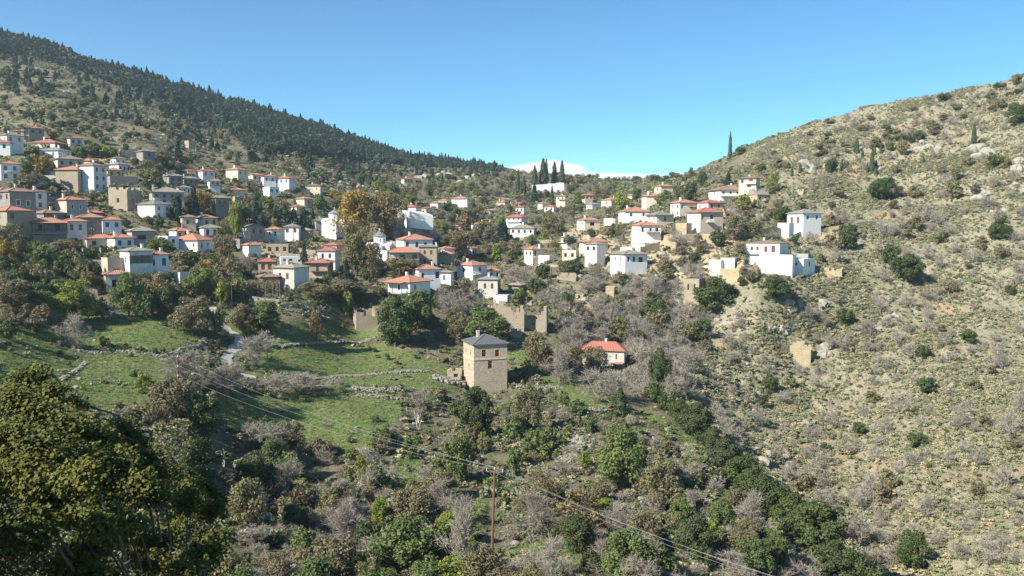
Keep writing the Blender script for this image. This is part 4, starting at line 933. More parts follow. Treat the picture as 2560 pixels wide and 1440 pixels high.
# churches with drum
def chapel(xc, yb, wpx, ytop_drum, ydrum_base, yapex, label, body=True):
    p = hit(xc, yb); D = p.y * cp - p.z * sp_; s = D / F
    t = tag(empty('chapel', p, -math.atan2(p.x, p.y) - .35), label, 'church')
    r = wpx / 2 * s; zb = (yb - ydrum_base) * s; zt = (yb - ytop_drum) * s; za = (yb - yapex) * s
    m = MB(); m.tube((0, 0, zb - 1.2), (0, 0, zt), r, r, 8); m.build('drum', M['w'], t)
    m = MB(); m.tube((0, 0, zt), (0, 0, zt + .15), r * 1.15, r * 1.15, 8); m.tube((0, 0, zt + .15), (0, 0, za), r * 1.15, .05, 8); rr = m.build('roof', M['Rg'], t)
    m = MB(); m.box((-.05, -.05, za - .1), (.05, .05, za + .9)); m.box((-.3, -.05, za + .45), (.3, .05, za + .55)); m.build('cross', M['whitep'], rr)
    for k in range(8):
        an = math.pi * 2 * (k + .5) / 8; rr2 = r * math.cos(math.pi / 8)
        mm = MB(); hh = (zt - zb) * .5; mm.box((-.13, -.03, 0), (.13, .02, hh)); o = mm.build('window', M['glass'], t); o.location = (math.cos(an) * (rr2 + .01), math.sin(an) * (rr2 + .01), zb + .3); o.rotation_euler = (0, 0, an + math.pi / 2)
    A, B = r * 1.9, r * 2.0
    for nm, (ax, bx_) in (('nave', (A, r * .95)), ('transept', (r * .97, B))):
        m = MB(); m.box((-ax, -bx_, -4), (ax, bx_, zb - .8)); k = min(ax, bx_) * .5
        if ax > bx_:
            for sx in (-1, 1): m.face([(sx * ax, -bx_, zb - .8), (sx * ax, bx_, zb - .8), (sx * ax, 0, zb - .8 + k)])
        else:
            for sx in (-1, 1): m.face([(-ax, sx * bx_, zb - .8), (ax, sx * bx_, zb - .8), (0, sx * bx_, zb - .8 + k)])
        w_ = m.build(nm, M['w'], t)
        m = MB(); ov = .25
        e = (-ax - (ov if ax > bx_ else ov * .6), ax + (ov if ax > bx_ else ov * .6), -bx_ - ov, bx_ + ov)
        if (ax > bx_):
            for sx in (-1, 1): m.face([(e[0], sx * e[3], zb - .85), (e[1], sx * e[3], zb - .85), (e[1], 0, zb - .75 + k), (e[0], 0, zb - .75 + k)], 0, [(0, 0), (2 * ax, 0), (2 * ax, 2), (0, 2)])
        else:
            for sx in (-1, 1): m.face([(sx * e[1], e[2], zb - .85), (sx * e[1], e[3], zb - .85), (0, e[3], zb - .75 + k), (0, e[2], zb - .75 + k)], 0, [(0, 0), (2 * ax, 0), (2 * ax, 2), (0, 2)])
        m.build('roof', M['w'], t)
    BOXES.append((xc - wpx, yapex, xc + wpx, yb))
chapel(950, 642, 32, 591, 608, 577, 'small white chapel with octagonal drum beside the big plane tree')
chapel(837, 590, 30, 534, 549, 524, 'white domed church at the left of the big plane tree')

# long walls ---------------------------------------------------
def poly_pts(pl, step):
    P3 = [hit(x, y) for x, y in pl]; out = []
    for a, b in zip(P3[:-1], P3[1:]):
        n = max(1, int((a - b).xy.length / step))
        for k in range(n): out.append(a.lerp(b, k / n))
    out.append(P3[-1]); return out
def longwall(pl, h, wall, label, th=.5, jag=.08, name='garden_wall', cap=None):
    m = MB(); pts = poly_pts(pl, .8); rnd = random.Random(len(pl) * 7 + int(pl[0][0]))
    zs = [ground(p.x, p.y, p.z) for p in pts]
    zs = [sum(zs[max(0, i - 3):i + 4]) / len(zs[max(0, i - 3):i + 4]) for i in range(len(zs))]
    tops = [z + h * (1 - jag * rnd.random()) for z in zs]
    for i in range(len(pts) - 1):
        a, b = pts[i], pts[i + 1]; d = (b - a); d.z = 0
        if d.length < .05: continue
        d.normalize(); n = Vector((-d.y, d.x, 0)) * th / 2
        za, zb = tops[i], tops[i + 1]; a0, b0 = zs[i] - 1.5, zs[i + 1] - 1.5
        A = [(a - n), (b - n), (b + n), (a + n)]
        f = lambda v, z: (v.x, v.y, z)
        m.face([f(A[0], a0), f(A[1], b0), f(A[1], zb), f(A[0], za)]); m.face([f(A[2], b0), f(A[3], a0), f(A[3], za), f(A[2], zb)])
        m.face([f(A[0], za), f(A[1], zb), f(A[2], zb), f(A[3], za)])
        if i == 0: m.face([f(A[3], a0), f(A[0], a0), f(A[0], za), f(A[3], za)])
        if i == len(pts) - 2: m.face([f(A[1], b0), f(A[2], b0), f(A[2], zb), f(A[1], zb)])
    tag(m.build(name, M[wall]), label, 'wall'); LAND.append((sum(q[0] for q in pl) / len(pl), pl[0][1], label))
longwall([(2010,588),(2070,581),(2130,573),(2190,565)], 1.7, 'y', 'long tan wall running right from the solitary white house')
longwall([(1900,590),(1950,593)], 2.4, 'y', 'short tan wall left of the solitary white house')
longwall([(1800,688),(1850,690),(1892,688)], 2.3, 'y', 'tan garden wall between tiny hut and the white blocks')
longwall([(1600,640),(1650,632),(1690,628)], 2.6, 'y', 'tan retaining wall under the tall white house with orange roof')
longwall([(1655,655),(1700,652),(1750,650)], 1.8, 'y', 'lower tan terrace wall among dry garden beds')
longwall([(1690,606),(1740,600),(1790,606)], 2.4, 'y', 'tan terrace wall under the red roofed tower house')
longwall([(1812,545),(1790,505)], 1.2, 'y', 'tan wall behind the red roofed tower house')
def churchyard():
    p0 = hit(1330, 479); p1 = ray(1410, 473) * ((p0.y * cp - p0.z * sp_) + 3); m = MB(); d = (p1 - p0); d.z = 0; L = d.length; d.normalize(); n = Vector((-d.y, d.x, 0)) * .35; s_ = p0.y / F
    k = 12
    for i in range(k):
        a, b = p0 + d * (L * i / k), p0 + d * (L * (i + 1) / k); za, zb = [p0.z + (p1.z - p0.z) * u for u in (i / k, (i + 1) / k)]; h = 4.6 + (.35 if i in (6, 9, 10) else 0)
        f = lambda v, z: (v.x, v.y, z)
        m.face([f(a - n, za - 5), f(b - n, zb - 5), f(b - n, zb + h), f(a - n, za + h)]); m.face([f(b + n, zb - 5), f(a + n, za - 5), f(a + n, za + h), f(b + n, zb + h)]); m.face([f(a - n, za + h), f(b - n, zb + h), f(b + n, zb + h), f(a + n, za + h)])
        if i == k - 1: m.face([f(b - n, zb - 5), f(b + n, zb - 5), f(b + n, zb + h), f(b - n, zb + h)])
        if i == 0: m.face([f(a + n, za - 5), f(a - n, za - 5), f(a - n, za + h), f(a + n, za + h)])
    tag(m.build('churchyard_wall', M['w']), 'bright white churchyard wall under the tall cypresses', 'wall')
churchyard()
longwall([(-10,662),(85,662),(170,664),(260,676)], 1.7, 'k', 'grey road retaining wall crossing the left village edge')
longwall([(86,655),(170,655),(262,664)], 1.6, 'k', 'upper dark stone wall behind the road at the left')
longwall([(665,628),(720,630),(790,640)], 1.8, 's', 'pale stone terrace wall below the white balcony house')
longwall([(600,745),(640,752),(700,760)], 1.0, 'k', 'low terrace wall under the vine pergola')
longwall([(655,768),(700,770),(760,772)], .9, 's', 'low pale garden wall below the big pale stone house')
longwall([(1270,758),(1330,762)], 1.2, 's', 'low wall behind the long ruined house')
longwall([(320,470),(430,482)], 1.6, 'k', 'dark terrace wall above the big roofless house')
longwall([(100,500),(200,506)], 2.0, 'k', 'dark terrace wall left of the beige maroon windowed house')
longwall([(82,612),(158,618)], 2.6, 'k', 'dark retaining wall under the porch house')
def jrock(m, c, sx, sy, sz, rnd):
    i = len(m.v); rz = rnd.uniform(0, 6.28); cr, sr = math.cos(rz), math.sin(rz)
    for z in (-1, 1):
        for x, y in ((-1, -1), (1, -1), (1, 1), (-1, 1)):
            X = x * sx * rnd.uniform(.65, 1); Y = y * sy * rnd.uniform(.65, 1); Z = z * sz * rnd.uniform(.6, 1)
            m.v.append((c[0] + X * cr - Y * sr, c[1] + X * sr + Y * cr, c[2] + Z))
    for q in ((0,3,2,1),(4,5,6,7),(0,1,5,4),(1,2,6,5),(2,3,7,6),(3,0,4,7)): m.f.append(tuple(i + k for k in q)); m.m.append(0)
M['rock'] = None
m, t, b = newmat('pale_limestone')
oi = t.nodes.new('ShaderNodeObjectInfo')
c = mixc(t, ramp(t, noise(t, 1.2, 5, .65), .35, .65), (0.38, 0.355, 0.3), (0.25, 0.235, 0.195))
c = mixc(t, ramp(t, noise(t, .5, 3, .6), .5, .7, 0, .6), c, (0.42, 0.33, 0.22))
c = mixc(t, ramp(t, oi.outputs['Random'], 0, 1, 0, .4), c, (0.3, 0.28, 0.22))
t.links.new(c, b.inputs['Base Color']); b.inputs['Roughness'].default_value = .95
bump(t, b, noise(t, 3, 5, .7), 1.0, .25); M['rock'] = m
def rubble(pl, h, w, label, n=16, name='dry_stone_wall', sz=.19):
    m = MB(); rnd = random.Random(int(pl[0][0]) + 1)
    for p in poly_pts(pl, .5):
        g = ground(p.x, p.y, p.z)
        for k in range(n):
            dx = rnd.gauss(0, w / 2); dy = rnd.gauss(0, w / 2); zz = rnd.random() ** .8 * h * .85 * max(.2, 1 - (dx * dx + dy * dy) / (w * w * 1.3))
            jrock(m, (p.x + dx, p.y + dy, g + zz), sz * rnd.uniform(.6, 1.3), sz * rnd.uniform(.6, 1.2), sz * rnd.uniform(.4, .8), rnd)
    b0 = hit(*pl[0]); t = tag(empty(name, b0), label, 'stone wall'); o = m.build('stones', M['rock'], t); o['kind'] = 'stuff'; o.matrix_parent_inverse = Matrix.Translation(-b0)
    LAND.append((sum(q[0] for q in pl) / len(pl), pl[0][1], label)); return t
rubble([(200,880),(300,882),(385,890),(400,894),(450,876),(505,864),(515,850)], .6, .45, 'dry stone wall curving across the left meadow')
rubble([(695,868),(780,860),(860,852),(940,842)], .35, .8, 'tumbled stone wall between the two middle meadows', 11)
rubble([(760,948),(860,940),(950,934),(1060,927)], .35, .9, 'pale rubble wall along the terrace left of the tower house', 11)
rubble([(885,972),(935,978),(985,974)], .7, 1.8, 'heap of pale field stones below the terrace', 25, 'stone_pile')
rubble([(880,988),(960,994),(1020,1000)], .5, 1.2, 'thin line of scattered stones under the heap', 8)
rubble([(1090,945),(1130,958),(1165,968)], 1.0, 1.6, 'white builders rubble at the left foot of the tower house', 22, 'stone_pile', .34)
rubble([(215,768),(250,782),(285,790)], 1.3, .8, 'rough stone wall left of the stone shed', 19)
rubble([(1450,1100),(1440,1130),(1425,1155)], .9, 1.5, 'streak of white stones among shrubs below the red roofed house', 19, 'stone_pile', .33)
rubble([(1470,1030),(1500,1034),(1535,1030)], 1.2, .7, 'dark dry stone wall in shade left of the small cypress', 19)
rubble([(1290,968),(1350,975),(1395,972)], 1.0, .8, 'stone terrace edge right of the tower house', 16)
rubble([(1600,1265),(1640,1272),(1690,1280)], 1.2, 1.2, 'broken stone bank above the gully in the lower right', 16)
rubble([(150,950),(185,930),(215,905)], .25, .5, 'faint stone row climbing the left meadow', 8)
rubble([(700,775),(760,790),(830,800)], .6, .9, 'stony garden edge left of the ruined wall', 9)
rubble([(640,800),(600,815),(560,800)], .5, .6, 'low stones along the upper footpath', 8)

# footpath -----------------------------------------------------
def strip(pl, w, name, mat, label, lift=.07):
    pts = [hit(x, y) for x, y in pl]; out = []
    for i in range(len(pts) - 1):
        a, b = pts[max(0, i - 1)], pts[i]; c_, d = pts[i + 1], pts[min(len(pts) - 1, i + 2)]
        n = max(2, int((b - c_).length / .8))
        for k in range(n):
            u = k / n; out.append(.5 * ((2 * b) + (c_ - a) * u + (2 * a - 5 * b + 4 * c_ - d) * u * u + (3 * b - a - 3 * c_ + d) * u ** 3))
    out.append(pts[-1]); m = MB(); rows = []
    for i, p in enumerate(out):
        d = out[min(i + 1, len(out) - 1)] - out[max(0, i - 1)]; d.z = 0; d.normalize(); n = Vector((-d.y, d.x, 0)); r = []
        ww = w(i / len(out)) if callable(w) else w
        ww *= 1 + .25 * math.sin(i * 1.3)
        for s in (-1, -.5, 0, .5, 1):
            q = p + n * ww / 2 * s; z = max(ground(q.x + ex_, q.y + ey_, p.z) for ex_, ey_ in ((0, 0), (.3, 0), (-.3, 0), (0, .3), (0, -.3))); r.append((q.x, q.y, z + lift))
        rows.append(r)
    for i in range(len(rows) - 1):
        for k in range(4): m.face([rows[i][k], rows[i][k + 1], rows[i + 1][k + 1], rows[i + 1][k]])
    o = m.build(name, mat); o['kind'] = 'structure'; o['label'] = label; return o
strip([(528,770),(545,800),(575,830),(600,850),(585,875),(568,895),(570,915),(590,932),(640,947)], 2.1, 'footpath', M['path'], 'worn concrete footpath descending past the left meadow')
strip([(1680,690),(1720,682),(1790,676),(1870,690)], 1.2, 'dirt_path', M['tan'], 'ochre dirt path leading to the tiny white hut')
# ------------------------------------------------------------------ vegetation shapes (unit size: 1 wide, 1 high, base at 0)
def cards(cen, nor, size, asp=1.0, rng=RNG, tri=False):
    n = len(cen)
    r = rng.normal(size=(n, 3)); u = np.cross(nor, r); u /= np.linalg.norm(u, axis=1, keepdims=True) + 1e-9
    v = np.cross(nor, u); v /= np.linalg.norm(v, axis=1, keepdims=True) + 1e-9
    s = (size * rng.uniform(.6, 1.35, (n, 1)))
    if tri: return np.stack([cen - u * s * .6, cen + u * s * .6, cen + v * s * asp * 1.2], 1)
    return np.stack([cen - u * s * .5 - v * s * asp * .2, cen + u * s * .1 - v * s * asp * .55, cen + u * s * .55 + v * s * asp * .1, cen - u * s * .1 + v * s * asp * .6], 1)
def unit(v): return v / (np.linalg.norm(v, axis=-1, keepdims=True) + 1e-9)
def crown(n, nc, leaf, seed, low=.1, cr=(.13, .22), flat=1.0):
    rng = np.random.default_rng(seed)
    c = unit(rng.normal(size=(nc, 3))) * (rng.uniform(.25, 1, (nc, 1)) ** .6)
    rad = rng.uniform(*cr, nc)
    c[:, :2] *= .5 - rad[:, None] * .75; c[:, 2] = low + (1 - low) * (.5 + c[:, 2] * .5) ; c[:, 2] = np.clip(c[:, 2], low + rad * .6, 1 - rad * .7)
    w = rad ** 2; pick = rng.choice(nc, n, p=w / w.sum())
    d = unit(rng.normal(size=(n, 3)) + np.array([0, 0, .35]))
    p = c[pick] + d * rad[pick][:, None] * rng.uniform(.55, 1.05, (n, 1)) * np.array([1, 1, flat])
    nor = unit(d + rng.normal(size=(n, 3)) * .55)
    return cards(p, nor, leaf, 1.0, rng)
def twigs(seed, n1=9, n2=9, n3=9, w=.012, spread=1.0):
    rng = np.random.default_rng(seed); segs = []
    def seg(a, b, wd): segs.append((a, b, wd))
    for i in range(n1):
        an = rng.uniform(0, 6.28); el = rng.uniform(.25, 1.45); L = rng.uniform(.75, 1.0)
        tip = np.array([math.cos(an) * math.cos(el) * .48 * spread, math.sin(an) * math.cos(el) * .48 * spread, .25 + math.sin(el) * .72]) * L
        mid = tip * .45 + np.array([0, 0, .06]) + rng.normal(size=3) * .03
        seg(np.zeros(3), mid, w * 2.2); seg(mid, tip, w * 1.3)
        for j in range(n2):
            t_ = rng.uniform(.25, 1); b0 = mid * (1 - t_) + tip * t_ if t_ > .4 else mid * (t_ / .4)
            d = unit(tip * .6 + rng.normal(size=3) * .5 + np.array([0, 0, .25])) * rng.uniform(.14, .3); e = b0 + d; seg(b0, e, w * .8)
            for k in range(n3):
                q = rng.uniform(.2, 1); c0 = b0 + d * q; dd = unit(d * 2.2 + rng.normal(size=3) * .4) * rng.uniform(.06, .16); seg(c0, c0 + dd, w * .55)
    A = np.array([s[0] for s in segs]); B = np.array([s[1] for s in segs]); Wd = np.array([s[2] for s in segs])[:, None]
    sc = np.array([1, 1, 1 / max(B[:, 2].max(), .01)]); A = A * sc; B = B * sc
    d = unit(B - A); r = rng.normal(size=A.shape); u = unit(np.cross(d, r)) * Wd * .5
    return np.stack([A - u, A + u, B + u * .5, B - u * .5], 1)
def limbs(seed, h=.45, r=.035, n=6):
    """trunk and limbs as square tapering tubes -> quads"""
    rng = np.random.default_rng(seed); Q = []
    def tb(a, b, r0, r1):
        a, b = np.array(a, float), np.array(b, float); d = unit(b - a); u = unit(np.cross(d, [.3, .9, .1])); v = np.cross(d, u)
        for k in range(5):
            a0, a1 = 2 * math.pi * k / 5, 2 * math.pi * (k + 1) / 5
            o0 = u * math.cos(a0) + v * math.sin(a0); o1 = u * math.cos(a1) + v * math.sin(a1); Q.append([a + o0 * r0, a + o1 * r0, b + o1 * r1, b + o0 * r1])
    top = [rng.normal() * .03, rng.normal() * .03, h]; tb([0, 0, -.08], [top[0] * .5, top[1] * .5, h * .5], r, r * .8); tb([top[0] * .5, top[1] * .5, h * .5], top, r * .8, r * .55)
    for i in range(n):
        an = 6.28 * i / n + rng.uniform(-.4, .4); st = np.array(top) * rng.uniform(.55, 1); e = st + np.array([math.cos(an) * .27, math.sin(an) * .27, rng.uniform(.15, .35)]); tb(st, e, r * .45, r * .15)
        e2 = e + np.array([math.cos(an + .5) * .1, math.sin(an + .5) * .1, .12]); tb(e, e2, r * .15, r * .05)
    return np.array(Q)
def cypress(seed, n=900, leaf=.09, taper=1.0):
    rng = np.random.default_rng(seed); z = rng.uniform(0, 1, n) ** .9
    prof = np.minimum(1, (z + .03) / .14) * np.clip(1 - z, 0, 1) ** (.55 * taper) * (1 + .12 * np.sin(z * 23 + seed) + .1 * rng.normal(size=n) * .5)
    an = rng.uniform(0, 6.28, n); r = .5 * prof * rng.uniform(.75, 1, n)
    p = np.stack([np.cos(an) * r, np.sin(an) * r, z], 1); nor = unit(np.stack([np.cos(an), np.sin(an), rng.normal(size=n) * .3], 1) + rng.normal(size=(n, 3)) * .35)
    q = cards(p, nor, leaf, 1, rng); q[..., 2] = p[:, None, 2] + (q[..., 2] - p[:, None, 2]) * .5
    return q
def conifer(seed, n=900, leaf=.085):
    rng = np.random.default_rng(seed); tiers = 9; k = rng.integers(0, tiers, n); zt = .12 + .82 * (k / tiers)
    R = .5 * (1 - zt) ** .75 * (1 + .2 * np.sin(k * 5.1 + seed)); an = np.round(rng.uniform(0, 7, n) + k * .37) * (6.28 / 7) + rng.normal(size=n) * .2
    f = rng.uniform(.1, 1, n) ** .6; r = R * f; z = zt + .06 * (1 - f) + rng.normal(size=n) * .02 - .04 * f
    p = np.stack([np.cos(an) * r, np.sin(an) * r, z], 1)
    top = rng.uniform(0, 1, 60); p2 = np.stack([rng.normal(size=60) * .02, rng.normal(size=60) * .02, .85 + top * .15], 1); p = np.concatenate([p, p2])
    nor = unit(np.stack([np.zeros(len(p)), np.zeros(len(p)), np.ones(len(p))], 1) + rng.normal(size=(len(p), 3)) * .6)
    return cards(p, nor, leaf, 1, rng)
def roundpine(seed, n=800): return crown(n, 16, .08, seed, .25, (.12, .2), .7)
def poplar(seed, n=1200):
    q = crown(n, 26, .06, seed, .05, (.1, .17)); return q
SHP = {}
def shape(kind, seed, hi=False):
    """(crown quads, trunk quads or None, leaf material)"""
    key = (kind, seed, hi)
    if key in SHP: return SHP[key]
    s = hash((ord(kind[0]) * 31 + seed * 7 + hi)) % 100000
    if kind in 'gkolyb':
        dens = {'g': 1.0, 'k': 1.25, 'o': .75, 'l': .9, 'y': .8, 'b': .6}[kind]
        cr = crown(int((7500 if hi else 1700) * dens), 46 if hi else 24, .034 if hi else .062, s, .06 if kind in 'kol' else .12, (.09, .17) if hi else (.12, .2)); tr = limbs(s)
        mt = L_[kind]
        if kind in 'ob': tr = np.concatenate([tr, twigs(s, 8, 8, 6 if hi else 4, .010)])
    elif kind == 's': cr = twigs(s, 12 if hi else 10, 15 if hi else 12, 13 if hi else 9, .011 if hi else .015, 1.05); tr = limbs(s, .3, .02, 5) * .8; mt = L_['s']
    elif kind == 'c': cr = cypress(s, 2000 if hi else 900, .13); tr = limbs(s, .1, .06, 0); mt = L_['c']
    elif kind == 'p': cr = conifer(s, 2600 if hi else 1100, .06 if hi else .085); tr = limbs(s, .8, .025, 0); mt = L_['p']
    elif kind == 'P': cr = crown(1000, 15, .08, s, .22, (.12, .2), .75); tr = limbs(s, .5, .03, 4); mt = L_['p']
    elif kind == 'r': cr = cypress(s, 1800, .05, .2); cr[..., :2] *= (.55 + .45 * cr[..., 2:3]); tr = limbs(s, .1, .01, 0); mt = L_['o']
    SHP[key] = (quadmesh('crown', cr, mt), quadmesh('trunk', tr, M['bark'] if kind != 's' else M['twig']))
    return SHP[key]
KN = {'W': ('terrace_wall', 'wall', 'low stone terrace wall'), 'g': ('tree', 'tree', 'mid green leafy tree'), 'k': ('evergreen_shrub', 'shrub', 'dark evergreen bush'), 'o': ('olive_tree', 'tree', 'dull olive green tree'), 'l': ('tree', 'tree', 'lime green tree'),
      'y': ('autumn_tree', 'tree', 'yellow autumn tree'), 'b': ('autumn_tree', 'tree', 'brown leaved autumn tree'), 's': ('bare_shrub', 'shrub', 'grey leafless shrub'), 'c': ('cypress', 'tree', 'slim dark cypress'),
      'p': ('conifer', 'tree', 'dark conifer'), 'P': ('pine_tree', 'tree', 'dark pine'), 'r': ('reed_clump', 'plant', 'tall straw coloured reed clump')}
GR = {'g': 'mid green trees', 'k': 'dark evergreen bushes', 'o': 'olive green trees', 'l': 'lime green trees', 'y': 'yellow autumn trees', 'b': 'brown autumn trees', 's': 'bare grey shrubs', 'c': 'cypresses', 'p': 'conifers', 'P': 'pines', 'r': 'reeds'}
tcount = {}
def plant(kind, p, wm, hm, label, group=None, hi=False, var=None, big=True, rz=None):
    v = random.randint(0, 2) if var is None else var
    cr, tr = shape(kind, v, hi)
    nm, cat, _ = KN[kind]
    tcount[kind] = tcount.get(kind, 0) + 1
    t = empty(nm, p - Vector((0, 0, .1)), random.uniform(0, 6.28) if rz is None else rz); t.scale = (wm, wm, hm)
    tag(t, label, cat, group or GR[kind])
    for nm2, me in (('crown', cr), ('trunk', tr)):
        o = bpy.data.objects.new(nm2 if kind != 's' else ('twigs' if nm2 == 'crown' else 'stems'), me); C.objects.link(o); o.parent = t
    return t
STOPW = set('with at in on of beside the a an and to under behind below above by among before for its right left next from between across against little small big'.split())
LM = []
def landmarks():
    raw = HLIST + LAND + [(c, b - h / 2, l) for k, c, b, w, h, l in T if l]
    for x, y, l in raw:
        w = l.split()
        for n in range(3, 10):
            if n > len(w): break
            pre = w[:n]
            if pre[-1] in STOPW: continue
            if sum(1 for q in raw if q[2].split()[:n] == pre) == 1: LM.append((x, y, ' '.join(pre))); break
USED = set()
def describe(kind, cx, by, w, h):
    """a label that ties a plant to the nearest thing one can find"""
    base = KN[kind][2].replace(' tree', ' tree'); yc = by - h / 2
    near = sorted(LM, key=lambda q: (q[0] - cx) ** 2 + ((q[1] - yc) * 1.3) ** 2)[:14]
    for q in near:
        dx, dy = cx - q[0], yc - q[1]; d = math.hypot(dx, dy)
        if abs(dx) > 2.2 * abs(dy): rel = 'right of' if dx > 0 else 'left of'
        elif abs(dy) > 2.2 * abs(dx): rel = 'above' if dy < 0 else 'below'
        else: rel = ('above' if dy < 0 else 'below') + ' and ' + ('right' if dx > 0 else 'left') + ' of'
        rel = ('close ' if d < 60 else 'well ' if d > 150 else '') + rel
        sz = 'small ' if w < 26 else 'large ' if w > 62 else ''
        s_ = sz + base + ' ' + rel + ' the ' + q[2]
        if len(s_.split()) > 16: s_ = base + ' ' + rel + ' the ' + q[2]
        if len(s_.split()) > 16: continue
        if s_ in USED: continue
        USED.add(s_); return s_
    return base + ' among others ' + ('on the dry right hillside' if cx > 1700 else 'on the shrubby slope below the village' if by > 700 else 'between the village and the skyline')
OCC = []
